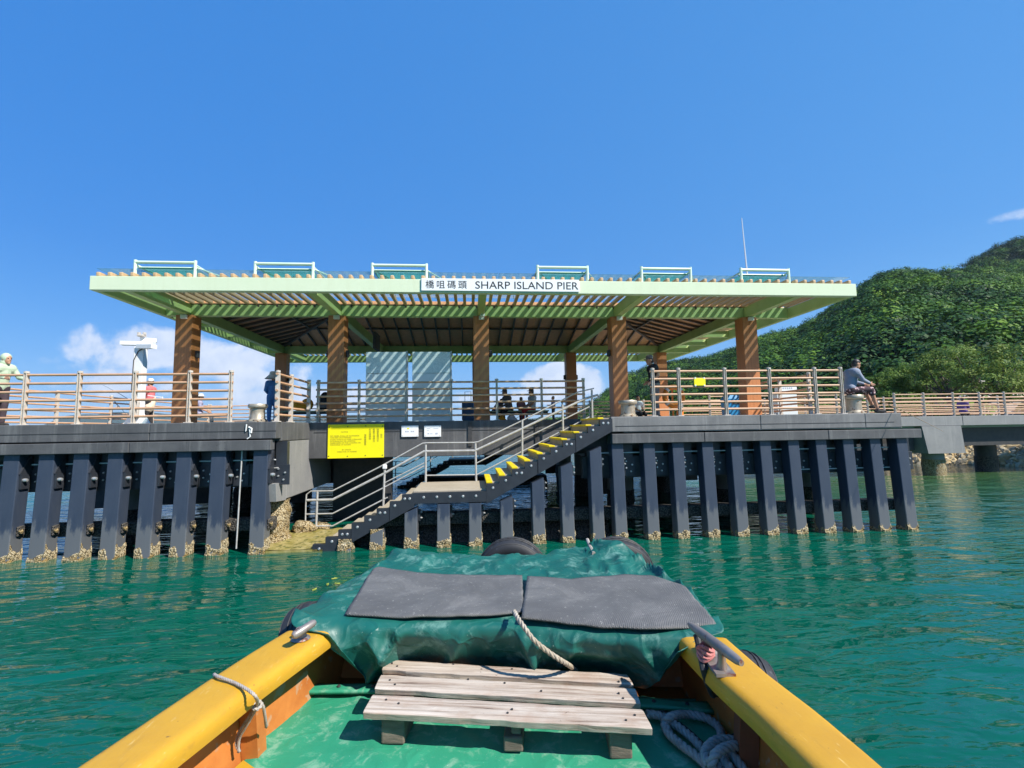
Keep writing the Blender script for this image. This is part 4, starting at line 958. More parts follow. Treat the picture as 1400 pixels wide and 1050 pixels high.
# bags on the left bench
x, y = X_at(413, 16.4, ZD+.5), 16.4
m = MB(); ell(m, (x-.12, y, ZD+.60), .26, .16, .15, (0, .2, 0)); ell(m, (x+.16, y, ZD+.66), .2, .15, .2, (0, -.4, 0)); ell(m, (x+.0, y-.05, ZD+.55), .34, .17, .1)
o = fuse(m, 'bag', c_orange, None, .02); tag(o, 'amber yellow soft bag slumped on the left bench', 'bag')
x, y = X_at(434, 15.6, ZD+.5), 16.4; t = thing('backpack', (x, y, ZD+.45), 'black backpack standing upright on the left bench next to the amber bag', 'backpack')
m = MB(); ell(m, (x, y, ZD+.76), .2, .15, .31); ell(m, (x, y-.02, ZD+.60), .22, .17, .16); fuse(m, 'pack', c_black, t, .02); m = MB()
for s in (-1, 1): m.tube([(x+s*.08, y+.13, ZD+1.0), (x+s*.1, y+.2, ZD+.8), (x+s*.1, y+.16, ZD+.55)], .018, 6)
m.build('straps', c_black, t); m = MB(); m.bbox(x-.12, x+.12, y-.21, y-.17, ZD+.53, ZD+.72, .02); m.build('front_pocket', c_char, t)
# small yellow bag and pale bag under the middle bench
for px, lab, mt, r in ((686, 'small yellow bag on the floor under the middle bench', c_orange, .14), (699, 'crumpled white bag on the floor in front of the middle bench', c_white, .17)):
    x, y = X_at(px, 18.2, ZD), 18.1; m = MB(); ell(m, (x, y, ZD+r*.8), r, r*.7, r*.85); ell(m, (x+r*.7, y, ZD+r*.45), r*.7, r*.6, r*.5); m.tube([(x-r*.4, y, ZD+r*1.5), (x, y, ZD+r*2.1), (x+r*.4, y, ZD+r*1.5)], .012, 6)
    o = fuse(m, 'bag', mt, None, .015); tag(o, lab, 'bag')
# notices on the recess beam
a, b = atY(449, 580, YR), atY(525, 626, YR); t = thing('notice_board', (a[0], YR, b[2]), 'large bright yellow notice board on the recess beam above the lower steps', 'notice board')
x0, x1, z0, z1 = a[0], b[0], 1.80, 2.665
m = MB(); m.bbox(x0, x1, YR-.035, YR-.008, z0, z1, .004); m.build('panel', 'signyellow', t)
yy = YR-.037
for k, (s, z, xo) in enumerate((('NOTICE', .655, .33), ('NO VESSEL SHALL LIE ALONGSIDE', .555, .06), ('THIS PIER UNATTENDED', .51, .06), ('EXCEPT WHEN SUCH VESSEL IS ENGAGED', .465, .06), ('IN EMBARKING OR LANDING', .42, .06), ('PASSENGERS OR THE LOADING OR', .375, .06), ('DISCHARGE OF GOODS', .33, .06), ('BY ORDER', .20, .36), ('DIRECTOR OF MARINE', .15, .24))):
    text(s, .048 if len(s) < 31 else .042, (x0+xo, yy, z0+z), 'fadedink', t, ext=.001)
for s, xo, zt in (('除緊急情況外', 1.27, .70), ('船隻不得停泊', 1.17, .70), ('在本碼頭旁', 1.07, .70), ('海事處處長', .95, .56), ('告示', 1.36, .56)):
    text('\n'.join(s), .062, (x0+xo-.04, yy, z0+zt), 'fadedink', t, ext=.001, line=.95)
m = MB()
for px, pz in ((.03, .8), (.5, .81), (.95, .82), (1.38, .81), (.03, .06), (.5, .05), (.95, .06), (1.38, .06)): m.lathe([(.0, -.012), (.012, -.008), (.014, 0)], (x0+px, YR-.035, z0+pz), 8, 'Y')
m.build('screw', 'bulk', t)
for q0, q1, lab, k in (((549, 582), (572, 597), 'left one of the two small white plates on the recess beam', 0), ((580, 582), (603, 597), 'right one of the two small white plates on the recess beam', 1)):
    a, b = atY(*q0, YR-.02), atY(*q1, YR-.02); t = thing('small_plate', (a[0], YR, b[2]), lab, 'plate', 'small white plates')
    w_, h_ = b[0]-a[0], a[2]-b[2]; m = MB(); m.bbox(a[0], b[0], YR-.04, YR-.010, b[2], a[2], .006); m.build('panel', 'signwhite', t)
    m = MB()
    bars = ((.22, .42, .10, .13), (.34, .42, .1, .12), (.55, .42, .09, .12), (.66, .42, .1, .11)) if k == 0 else ((.16, .72, .2, .04), (.55, .72, .3, .04), (.16, .56, .13, .04), (.2, .24, .1, .09), (.34, .25, .16, .05), (.66, .22, .15, .14))
    for fx, fz, fw, fh in bars: m.box(a[0]+fx*w_, a[0]+(fx+fw)*w_, YR-.043, YR-.0402, b[2]+fz*h_, b[2]+(fz+fh)*h_)
    m.build('marking', 'paleink', t)
    if k == 0: m = MB(); m.box(a[0]+.33*w_, a[0]+.46*w_, YR-.043, YR-.0402, b[2]+.68*h_, b[2]+.8*h_); m.build('marking', 'signyellow', t)
    m = MB()
    for fx in (.07, .93):
        for fz in (.1, .9): m.lathe([(0, -.008), (.007, -.006), (.008, 0)], (a[0]+fx*w_, YR-.04, b[2]+fz*h_), 8, 'Y')
    m.build('screw', 'bulk', t)
# small yellow plate tied to the right railing
a, b = atY(949, 517, yr_-.05), atY(965, 527, yr_-.05)
t = thing('small_notice', (a[0], yr_-.05, b[2]), 'small blank yellow plate tied to the right front railing', 'notice'); m = MB(); m.bbox(a[0], b[0], yr_-.045, yr_-.032, b[2], a[2], .003); m.build('plate', 'signyellow', t); m = MB()
for x in (a[0]+.03, b[0]-.03):
    for z in (a[2], b[2]): m.bbox(x-.015, x+.015, yr_-.048, yr_+.03, z-.02, z+.02, .004)
m.build('tie', 'white', t)
# lifebuoy on its stand
cx, cy_, cz = X_at(921, 16.5, ZD+.8), 16.5, ZD+.80
t = thing('lifebuoy', (cx, cy_, ZD), 'orange lifebuoy ring hung on an orange stand behind the right railing', 'lifebuoy')
m = MB(); pts = [(cx+.33*math.cos(a), cy_, cz+.33*math.sin(a)) for a in np.linspace(0, 2*PI, 36, endpoint=False)]; m.tube(pts, .085, 14, closed=True)
M['buoy'] = mat('orange_plastic', (.85, .27, .02), (.75, .22, .015), 6, rough=.45); m.build('ring', 'buoy', t, smooth=True)
m = MB()
for k in range(4):
    a = PI/4+k*PI/2; c_ = Vector((cx+.33*math.cos(a), cy_, cz+.33*math.sin(a))); d_ = Vector((-math.sin(a), 0, math.cos(a))); m.tube([c_-d_*.045, c_+d_*.045], .09, 14, caps=False)
m.build('band', 'white', t, smooth=True); m = MB(); m.bbox(cx-.03, cx+.03, cy_+.09, cy_+.13, ZD-.01, cz+.3, .006); m.bbox(cx-.2, cx+.2, cy_+.0, cy_+.2, ZD-.01, ZD+.03, .006); m.bbox(cx+.1, cx+.34, cy_+.0, cy_+.1, ZD+.1, ZD+.32, .02); m.build('stand', 'buoy', t)
# blue bin
x, y = X_at(1002, 15.4, ZD), 15.4; t = thing('recycling_bin', (x, y, ZD), 'bright blue litter bin left of the right-hand brown column', 'bin')
M['bluep'] = mat('blue_plastic', (.02, .25, .52), (.02, .21, .45), 5, rough=.4)
m = MB(); m.hexa([(x-.23, y-.23, ZD), (x+.23, y-.23, ZD), (x+.23, y+.23, ZD), (x-.23, y+.23, ZD), (x-.27, y-.25, ZD+.62), (x+.27, y-.25, ZD+.62), (x+.27, y+.25, ZD+.62), (x-.27, y+.25, ZD+.62)]); m.build('body', 'bluep', t)
m = MB(); m.hexa([(x-.28, y-.26, ZD+.622), (x+.28, y-.26, ZD+.622), (x+.28, y+.26, ZD+.622), (x-.28, y+.26, ZD+.622), (x-.12, y-.2, ZD+.82), (x+.24, y-.2, ZD+.82), (x+.24, y+.2, ZD+.82), (x-.12, y+.2, ZD+.82)]); m.build('lid', 'bluep', t)
m = MB(); m.bbox(x-.15, x+.15, y-.262, y-.25, ZD+.45, ZD+.58, .004); m.build('opening', 'bulk', t)
# white banner-like cabinet at the right
x0, x1 = X_at(1060, 16, ZD+.5), X_at(1085, 16, ZD+.5); t = thing('white_cabinet', (x0, 16, ZD), 'white upright box with a lettered top strip behind the right railing', 'cabinet')
m = MB(); m.bbox(x0-.05, x1, 15.8, 16.2, ZD+.08, ZD+.86, .02); m.build('body', 'white', t); m = MB(); m.bbox(x0, x1, 15.78, 16.0, ZD+.9, ZD+1.1, .01); m.build('top_strip', 'signwhite', t)
m = MB()
for k in range(6): m.box(x0+.08+k*.075, x0+.13+k*.075, 15.776, 15.7795, ZD+.97, ZD+1.03)
m.build('marking', 'paleink', t); m = MB(); m.bbox(x0-.02, x1-.03, 15.85, 16.15, ZD-.01, ZD+.078, .01); m.build('plinth', 'bulk', t)
# fishing rods
for (a, b, Ya, Yb, lab) in (((140, 526), (192, 556), 19, 17.6, 'long thin fishing rod leaning over rails left of the white mast'), ((176, 572), (160, 553), 16.4, 17.2, 'short reddish fishing rod leaning at the foot of the white mast'), ((1290, 590), (1196, 545), 9.6, 11.3, 'pale fishing rod held out over the water by the seated man')):
    p, q = Vector(atY(*b, Yb)), Vector(atY(*a, Ya)); t = thing('fishing_rod', tuple(p), lab, 'fishing rod')
    m = MB(); m.tube([p, p.lerp(q, .5)+Vector((0, 0, .03)), q], [.012, .008, .003], 6); m.build('blank', 'bulk' if Yb > 12 else 'slat', t); m = MB(); m.tube([p-(q-p).normalized()*.25, p], .018, 8); m.build('grip', 'bulk', t); m = MB(); m.lathe([(0, -.03), (.035, -.03), (.035, .03), (0, .03)], tuple(p.lerp(q, .04)-Vector((0, 0, .06))), 12, 'X'); m.build('reel', 'steel', t)
# frayed white rope over the left edge beam
m = MB(); c_ = [atY(x, y, YF-.02) for x, y in ((337, 580), (336, 590), (341, 586), (342, 597), (338, 600))]; m.tube(c_, .014, 6); m.tube([atY(x, y, YF-.025) for x, y in ((340, 584), (344, 586), (343, 592))], .022, 6)
tag(m.build('rope', 'white', base=tuple(c_[0]), smooth=True), 'frayed white rope end hanging over the left edge beam below the bollard', 'rope')
# ------------------------------------------------------------------ walkway to the shore
BY0, BY1 = 20.6, 24.0
br = thing('walkway', (XR+.02, BY0, 0), 'concrete walkway bridge on round piles running from the pier to the shore', 'walkway')
m = MB(); m.box(XR+.03, 78, BY0+.32, BY1-.32, 2.2, ZD-.02); m.build('deck_slab', 'deck', br)
xs_ = [XR+.03, 20.4+2.2, 36, 50, 64, 78]
for a, b in zip(xs_, xs_[1:]):
    for y in (BY0, BY1-.3): m = MB(); m.bbox(a+.01, b-.01, y, y+.3, 2.30, ZD+.02, .015); m.build('edge_beam', 'concrete', br)
for y in (BY0+.5, (BY0+BY1)/2, BY1-.7): m = MB(); m.box(22.6, 78, y, y+.35, 1.35, 2.19); m.build('girder', 'bulk', br)
a, b = atY(1268, 620, BY0-.1), atY(1315, 575, BY0-.1)
m = MB(); m.hexa([(a[0]+.12, BY0-.04, 1.05), (b[0]+.1, BY0-.04, 1.05), (b[0]+.1, BY1+.1, 1.05), (a[0]+.12, BY1+.1, 1.05), (a[0]-.1, BY0-.04, 2.295), (b[0]+.0, BY0-.04, 2.295), (b[0], BY1+.1, 2.295), (a[0]-.1, BY1+.1, 2.295)]); m.build('pile_cap', 'concrete', br)
m = MB(); m.box(XR+.03, a[0]-.12, BY0+.4, BY1-.4, 1.2, 2.18); m.build('abutment_beam', 'bulk', br)
for px, y in ((1275, BY0+.7), (1347, BY0+1.8)):
    x = X_at(px, y, 1.); lumpy_cyl(x, y, .43, -.5, .75, .04, 30, 12).build('tidal_pile', 'mussel' if px > 1300 else 'barnacle', br, smooth=True)
    m = MB(); m.lathe([(.42, .74), (.42, 1.34)], (x, y, 0), 26); m.build('pile', 'concrete' if px < 1300 else 'bulk', br, smooth=True)
for x in (36, 50):
    m = MB(); m.lathe([(.45, -.5), (.45, 1.34)], (x, BY0+1.7, 0), 26); m.build('pile', 'concrete', br, smooth=True)
pxs = [1222, 1262, 1302, 1338, 1372, 1408]
railing([(X_at(p, BY0+.15, ZD+1), BY0+.15) for p in pxs]+[(44+2*i, BY0+.15) for i in range(0)], 'front railing of the walkway bridge to the shore')
railing([(10.6, BY0+.15), (12.6, BY0+.15), (14.6, BY0+.15), (16.6, BY0+.15), (18.1, BY0+.15)], 'walkway railing where the bridge leaves the pier')
railing([(XR+.5+2.2*i, BY1-.15) for i in range(14)], 'back railing of the walkway bridge to the shore')
person((X_at(1302, 23.2, ZD), 22.6, ZD-.28), FACE_R+.6, 'person in deep purple clothes sitting behind the walkway railing', dress(), shirt=c_purple, trousers=c_black, sleeves='long', h=.95)

# ------------------------------------------------------------------ shore, hills
def polar(px, D):
    d = ray(px, 575); d = d[:2]/np.hypot(d[0], d[1]); return d*D
def m_land(name, c, c2):
    m, nt, b = newmat(name); v = coords(nt); n1 = noise(nt, v, .12, 8, .65); n2 = noise(nt, v, 1.2, 5, .65)
    col = mix(nt, ramp(nt, n1, [(.35, c), (.65, c2)]), ramp(nt, n2, [(.3, (.45, .45, .45)), (.7, (1.25, 1.25, 1.25))]), 1., 'MULTIPLY')
    nt.links.new(col, b.inputs['Base Color']); b.inputs['Roughness'].default_value = .9; bump(nt, b, n2, .6, .5); return m
M['hill'] = m_land('forest_floor', (.014, .030, .010), (.022, .045, .012))
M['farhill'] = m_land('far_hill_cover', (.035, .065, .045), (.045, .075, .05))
M['sand'] = mat('shore_gravel', (.20, .19, .12), (.14, .15, .08), .8, rough=.9, bmp=.6, bd=.05)
def sil(pts, x): return float(np.interp(x, [p[0] for p in pts], [p[1] for p in pts]))
hzn = lambda x: 586.3-.0165*(x-643)
def ridge_h(pts, px, D):
    d = ray(px, sil(pts, px)); t = D/np.hypot(d[0], d[1]); return 2.5+d[2]*t
SA = [(720, 585), (770, 571), (790, 562), (815, 543), (838, 524), (862, 505), (900, 492), (960, 486), (1000, 476), (1045, 462), (1075, 458), (1098, 450), (1135, 428), (1173, 398), (1204, 372), (1230, 358), (1250, 356), (1268, 355), (1300, 356), (1322, 355), (1353, 353), (1400, 358), (1500, 385), (1700, 440), (2400, 520), (3000, 575)]
SB = [(1150, 580), (1230, 430), (1290, 378), (1330, 357), (1353, 345), (1375, 335), (1400, 326), (1450, 312), (1550, 290), (1700, 285), (2000, 330), (2600, 420), (3400, 560)]
def ground(pts, D0, D1, seed, xa, xb, nx, back=1.6):
    """one hill: from its toe at D0 up to its ridge at D1, then down behind"""
    pxs = np.linspace(xa, xb, nx); ts = np.concatenate([np.linspace(0, 1, 26), np.linspace(1.06, back, 8)])
    rows = []
    for px in pxs:
        H = max(.3, ridge_h(pts, px, D1)-7.0); row = []
        d0 = D0(px) if callable(D0) else D0
        for t in ts:
            D = d0+(D1-d0)*t; q = polar(px, D)
            pr = (t**.86 if t <= 1 else max(0, 1-(t-1)*1.4))
            nz = mnoise.fractal(Vector((q[0]*.013+seed, q[1]*.013, 0)), 1, 2, 4)
            k = min(1, t*2)*(1 if t <= 1 else 1)*(.25 if .93 < t < 1.1 else 1)
            row.append((q[0], q[1], max(-.5 if t < .02 else .8, 1.2+H*pr+nz*H*.10*k)))
        rows.append(row)
    return rows
toeA = lambda px: 68 if px > 1050 else 68+(1050-px)*.35
gA = ground(SA, toeA, 290, 3, 720, 3000, 150); gB = ground(SB, lambda px: 230, 460, 9, 1150, 3400, 220)
m = MB(); m.grid(gA); tag(m.build('hill', 'hill', smooth=True), kind='structure')
m = MB(); m.grid(gB); tag(m.build('hill', 'hill', smooth=True), kind='structure')
# shore strip in front of the hill
rows = []
for px in np.linspace(980, 3000, 60):
    row = []
    for D, z in ((34, -1.2), (38.6, -.3), (41, .5), (45, 1.8), (51, 2.1), (70, 2.4), (92, 3.4)):
        k = D*(1 if px > 1180 else 1+(1180-px)*.0035); q = polar(px, k); row.append((q[0], q[1], z+.25*mnoise.noise((q[0]*.3, q[1]*.3, 0))*(z > .5)))
    rows.append(row)
m = MB(); m.grid(rows); tag(m.build('shore', 'sand', smooth=True), kind='structure')
# far blue hills across the water
SF = [(-500, 590), (-300, 575), (-120, 582), (0, 590), (50, 583), (66, 577), (86, 567), (110, 564), (135, 565), (160, 562), (200, 563), (235, 566), (274, 565), (300, 568), (340, 573), (400, 570), (470, 566), (520, 572), (580, 576), (640, 579), (720, 572), (780, 568), (860, 575), (950, 582)]
rows = []
for px in np.linspace(-500, 950, 260):
    row = []
    for t in np.linspace(0, 1.5, 14):
        D = 2100+700*t; q = polar(px, D); H = max(1., ridge_h(SF, px, 2800)); nz = mnoise.fractal(Vector((q[0]*.004, q[1]*.004, 0)), 1, 2, 5)
        row.append((q[0], q[1], -1+H*(min(1, t)**.8 if t <= 1 else 1-(t-1)*1.2)*(1+.10*nz)))
    rows.append(row)
m = MB(); m.grid(rows); tag(m.build('far_hills', 'farhill', smooth=True), kind='structure')

# ------------------------------------------------------------------ forest canopy (one mass of crowns)
def m_leaf(name, cs, tr=.25):
    m, nt, b = newmat(name); v = coords(nt)
    at_ = N(nt, 'ShaderNodeAttribute', attribute_name='tone', attribute_type='GEOMETRY')
    col = ramp(nt, at_.outputs['Fac'], [(i/(len(cs)-1), c) for i, c in enumerate(cs)])
    nt.links.new(col, b.inputs['Base Color']); b.inputs['Roughness'].default_value = .55; b.inputs['Specular IOR Level'].default_value = .12
    tl = N(nt, 'ShaderNodeBsdfTranslucent'); nt.links.new(col, tl.inputs['Color']); mx = N(nt, 'ShaderNodeMixShader'); mx.inputs['Fac'].default_value = tr
    nt.links.new(b.outputs[0], mx.inputs[1]); nt.links.new(tl.outputs[0], mx.inputs[2]); nt.links.new(mx.outputs[0], nt.nodes['Material Output'].inputs['Surface']); return m
M['forest'] = m_leaf('forest_leaves', [(.020, .050, .020), (.036, .092, .018), (.090, .185, .020), (.20, .31, .035)], .12)
M['leafl'] = m_leaf('light_leaves', [(.07, .13, .025), (.12, .20, .035), (.17, .25, .05), (.22, .27, .07)])
def leaf_mesh(centers, radii, per, size, tone, name, mt, squash=.75, shell=.55, parent=None, base=(0, 0, 0), tone_j=.18, jit=.35):
    """leaf clumps as many small tilted quads on and inside lumpy crowns"""
    n = len(centers); tot = n*per
    C = np.repeat(np.asarray(centers, float), per, 0); Rr = np.repeat(np.asarray(radii, float), per)
    u = RNG.normal(size=(tot, 3)); u /= np.linalg.norm(u, axis=1)[:, None]; u[:, 2] = np.where(u[:, 2] < -.25, -u[:, 2], u[:, 2])
    # lumps: pull leaves towards random boss directions of their own crown
    nb = 7; bd = RNG.normal(size=(n, nb, 3)); bd[:, :, 2] = np.abs(bd[:, :, 2])*.9; bd /= np.linalg.norm(bd, axis=2)[:, :, None]
    pick = RNG.integers(0, nb, tot); B = bd[np.repeat(np.arange(n), per), pick]
    v = .62*B+.50*u; rad = shell+(1-shell)*RNG.random(tot)**.5
    P = C+v*(Rr*rad)[:, None]*np.array([1, 1, squash])
    nrm_ = u*.8+B*.9+RNG.normal(size=(tot, 3))*jit; nrm_[:, 2] += .35; nrm_ /= np.linalg.norm(nrm_, axis=1)[:, None]
    a = np.cross(nrm_, RNG.normal(size=(tot, 3))); a /= np.linalg.norm(a, axis=1)[:, None]; b = np.cross(nrm_, a)
    s = np.repeat(np.asarray(size if np.ndim(size) else np.full(n, size)), per)*RNG.uniform(.6, 1.3, tot)
    a *= s[:, None]*.5; b *= s[:, None]*.36
    V = np.stack([P-a, P-b*1., P+a, P+b], 1).reshape(-1, 3)-np.asarray(base)
    me = bpy.data.meshes.new(name); me.vertices.add(len(V)); me.vertices.foreach_set('co', V.ravel().astype(np.float32))
    me.loops.add(tot*4); me.loops.foreach_set('vertex_index', np.arange(tot*4, dtype=np.int32)); me.polygons.add(tot)
    me.polygons.foreach_set('loop_start', np.arange(0, tot*4, 4, dtype=np.int32)); me.polygons.foreach_set('loop_total', np.full(tot, 4, np.int32))
    tn = np.clip(np.repeat(np.asarray(tone, float), per)+RNG.normal(0, tone_j, tot), 0, 1)
    at_ = me.attributes.new('tone', 'FLOAT', 'FACE'); at_.data.foreach_set('value', tn.astype(np.float32))
    me.update(); me.validate(); me.materials.append(M[mt])
    o = bpy.data.objects.new(name, me); COL.objects.link(o); o.location = base if parent is None else tuple(Vector(base)-parent.location); o.parent = parent; return o
def scatter(rows, n, kmax, tone_f):
    """points on a hill grid, denser towards the viewer"""
    A = np.array(rows); out = []
    h, w = A.shape[:2]; ii = RNG.random(n*3)*(h-1.001); jj = RNG.random(n*3)**.9*min(w-1.001, kmax)
    i = ii.astype(int); j = jj.astype(int); fi = (ii-i)[:, None]; fj = (jj-j)[:, None]
    P = A[i, j]*(1-fi)*(1-fj)+A[i+1, j]*fi*(1-fj)+A[i, j+1]*(1-fi)*fj+A[i+1, j+1]*fi*fj
    return P[:n]
def forest(rows, n, kmax, rmin, rmax, per, name, seed):
    P = scatter(rows, n, kmax, None)
    # leave the far right, out of view, thinner
    r = rmin+(rmax-rmin)*RNG.random(len(P))**1.6; P = P.copy(); P[:, 2] += r*.35
    tone = np.array([.42+.42*mnoise.fractal(Vector((p[0]*.03+seed, p[1]*.03, p[2]*.03)), 1, 2, 3) for p in P])+RNG.normal(0, .2, len(P))
    o = leaf_mesh(P, r, per, .26+r*.11, tone, name, 'forest', 1., .66, tone_j=.08, jit=.2)
    return tag(o, kind='stuff')
vis = gA[:66]   # the columns the photograph can see, plus a margin
forest(vis, 10500, 27, 1.4, 4.2, 150, 'forest', 1.)
forest(gA[66:], 3000, 27, 2.4, 4.4, 50, 'forest', 2.)
forest(gB[:42], 3400, 27, 2.2, 5.0, 130, 'forest', 4.)
forest(gB[42:120], 2000, 27, 3., 5.5, 50, 'forest', 5.)
# riprap
m = MB(); rs_ = random.Random(4)
for k in range(2300):
    px = rs_.uniform(1180, 1560); D = rs_.uniform(38.2, 44.0); q = polar(px, D); z = -.1+(D-38.2)*.40; r = rs_.uniform(.09, .26)
    bm = bmesh.new(); bmesh.ops.create_icosphere(bm, subdivisions=1, radius=1)
    R_ = Euler((rs_.uniform(0, 6), rs_.uniform(0, 6), rs_.uniform(0, 6))).to_matrix()
    for qv in bm.verts:
        k_ = rs_.uniform(.75, 1.2); p_ = R_ @ Vector((qv.co.x*r*k_*1.2, qv.co.y*r*k_, qv.co.z*r*k_*.75)); qv.co = p_+Vector((q[0], q[1], z+r*.3))
    m.bm(bm)
def m_rock():
    mm, nt, b = newmat('riprap_stone'); v = coords(nt); gi = N(nt, 'ShaderNodeNewGeometry')
    c1 = ramp(nt, gi.outputs['Random Per Island'], [(0, (.46, .32, .14)), (.4, (.60, .46, .24)), (.75, (.48, .40, .26)), (1, (.26, .21, .13))])
    nt.links.new(mix(nt, c1, ramp(nt, noise(nt, v, 5, 5, .6), [(.3, (.6, .6, .6)), (.7, (1.1, 1.1, 1.1))]), 1., 'MULTIPLY'), b.inputs['Base Color']); b.inputs['Roughness'].default_value = .85
    bump(nt, b, noise(nt, v, 14, 5, .6), .4, .02); return mm
M['riprap'] = m_rock()
tag(m.build('riprap', 'riprap'), kind='stuff')

# ------------------------------------------------------------------ single trees and bushes by the shore
M['bark'] = mat('grey_bark', (.16, .12, .09), (.09, .07, .05), 8, (1, 1, .3), rough=.9, bmp=.5, bd=.02)
def tree(px, D, gz, h, cr, label, mt='leafl', tone=.5, n=26, per=150, cat='tree', leaf=.16, group='trees behind the walkway'):
    q = polar(px, D); x, y = q; t = thing('tree' if cat == 'tree' else 'bush', (x, y, gz), label, cat, group)
    m = MB(); rs = random.Random(int(px*7+D)); top = Vector((x+rs.uniform(-.3, .3), y, gz+h*.62)); cs = []; rr = []
    m.tube([(x, y, gz-.2), (x+.05, y, gz+h*.25), top.lerp(Vector((x, y, gz+h*.3)), .4), top], [h*.035, h*.028, h*.02, h*.008], 8)
    for k in range(n):
        a = rs.uniform(0, 2*PI); e = rs.uniform(0, 1); rad = cr*math.sqrt(rs.uniform(.02, 1))*(1-.45*e)
        c = Vector((x+rad*math.cos(a), y+rad*math.sin(a), gz+h*(.34+.58*e))); cs.append(tuple(c)); rr.append(cr*rs.uniform(.26, .44))
        if k % 3 == 0: s0 = Vector((x, y, gz+h*rs.uniform(.2, .5))); m.tube([s0, s0.lerp(c, .5)+Vector((0, 0, .1)), c], [h*.014, h*.010, h*.004], 5)
    m.build('trunk', 'bark', t, smooth=True)
    tn = [tone+rs.uniform(-.2, .2) for _ in cs]
    o = leaf_mesh(cs, rr, per, leaf, tn, 'crown', mt, .8, .35, parent=t, base=tuple(t.location)); return t
specs = [(1218, 57, 2.1, 5.0, 2.3, 'rounded olive-green tree, leftmost of the row of trees behind the walkway', .35), (1245, 59, 2.1, 6.0, 2.6, 'olive-green tree with broad crown, second from left behind the walkway', .5), (1272, 61, 2.1, 6.3, 2.7, 'mid-green tree left of the palest crowns behind the walkway', .42),
         (1302, 57, 2.1, 6.8, 3.2, 'tall pale-green tree right above the purple-clothed person', .62), (1338, 56, 2.1, 6.9, 3.4, 'tallest pale-green tree, behind the walkway lamp post', .72), (1372, 55, 2.1, 6.2, 3.1, 'bright feathery green tree near the right edge of the picture', .82), (1410, 57, 2.1, 4.6, 2.7, 'low green tree cut off by the right edge of the picture', .55)]
for px, D, gz, h, cr, lab, tn in specs: tree(px, D, gz, h, cr, lab, tone=tn, per=190)
for px, D, h, cr, lab, tn in ((1236, 48, 2.5, 1.5, 'yellowish bush behind the walkway railing left of the purple-clothed person', .85), (1262, 49, 2.7, 1.6, 'yellow-green bush just right of the yellowish one behind the walkway', .75), (1120, 52, 2.2, 1.6, 'low olive bush seen through the railing left of the seated man', .7), (1085, 52, 2.3, 1.7, 'low olive bush seen through the rails near the white box', .6), (960, 60, 2.6, 2.1, 'yellowish low bush seen through the rails under the small yellow plate', .8), (1005, 58, 2.2, 1.8, 'low bush seen through the rails beside the blue bin', .6)):
    tree(px, D, 2.1, h, cr, lab, tone=tn, n=12, per=130, cat='bush', leaf=.12, group='bushes behind the walkway')
# low building and lamp post on the promenade
x0, x1 = X_at(1336, 44, 3.5), X_at(1500, 44, 3.5)
t = thing('low_building', (x0, 44, 2.1), 'low pale pinkish building behind the walkway at the right', 'building')
M['pinkwall'] = mat('pale_pink_render', (.52, .44, .40), (.46, .39, .35), 1.2, rough=.85)
m = MB(); m.box(x0, x1, 44, 50, 1.9, 4.75); m.build('wall', 'pinkwall', t)
m = MB(); m.hexa([(x0-.2, 43.7, 4.752), (x1, 43.7, 4.752), (x1, 50.2, 4.752), (x0-.2, 50.2, 4.752), (x0+.4, 44.2, 5.15), (x1, 44.2, 5.15), (x1, 50, 5.15), (x0+.4, 50, 5.15)]); m.build('roof', 'pinkwall', t)
for k in range(3): x = X_at(1350+k*7, 44, 3.9); m = MB(); m.box(x-.14, x+.14, 43.97, 43.995, 3.65, 3.95); m.build('window', 'bulk', t)
x = X_at(1346, 40, 3.); t = thing('lamp_post', (x, 40, 2.1), 'short pale lamp post in front of the trees behind the walkway', 'lamp post')
m = MB(); m.lathe([(.09, 0), (.09, .3), (.07, .32), (.06, 3.9)], (x, 40, 2.1), 10); m.build('pole', 'post', t, smooth=True); m = MB(); m.bbox(x-.1, x+.35, 39.9, 40.1, 6.0, 6.12, .03); m.build('lamp_head', 'post', t)
# ------------------------------------------------------------------ the boat we stand on
A2 = ray(745, 583)[:2]; A2 = A2/np.hypot(*A2); R2 = np.array([A2[1], -A2[0]])
def bw(s, t, z): q = R2*s+A2*t; return (q[0], q[1], z)
def wb(p): return float(np.dot(p[:2], R2)), float(np.dot(p[:2], A2))
def crv(pts, x): return float(np.interp(x, [p[0] for p in pts], [p[1] for p in pts]))
def m_gun():
    m, nt, b = newmat('yellow_boat_paint'); v = coords(nt); vs = coords(nt, (9, 1.3, 9))
    col = ramp(nt, noise(nt, v, 2.6, 6, .65), [(.3, (.57, .315, .022)), (.7, (.49, .255, .018))])
    col = mix(nt, col, (.34, .19, .035), ramp(nt, noise(nt, vs, 3.2, 7, .75, .4), [(.54, (0, 0, 0)), (.72, (.55, .55, .55))]))
    col = mix(nt, col, (.66, .47, .16), ramp(nt, noise(nt, vs, 7, 5, .7), [(.63, (0, 0, 0)), (.70, (.7, .7, .7))]))
    col = mix(nt, col, (.16, .09, .03), ramp(nt, noise(nt, v, 34, 3, .6), [(.69, (0, 0, 0)), (.74, (.8, .8, .8))]))
    nt.links.new(col, b.inputs['Base Color']); b.inputs['Roughness'].default_value = .45
    bump(nt, b, noise(nt, v, 16, 6, .7), .5, .004); return m
M['gun'] = m_gun()
M['hullin'] = mat('orange_boat_paint', (.55, .19, .04), (.40, .12, .025), 5, rough=.5, spots=(.44, .24, .13), spot_scale=11, spot_at=.60, bmp=.3)
M['rib'] = mat('red_brown_timber', (.22, .07, .03), (.15, .05, .025), 7, rough=.6, bmp=.3)
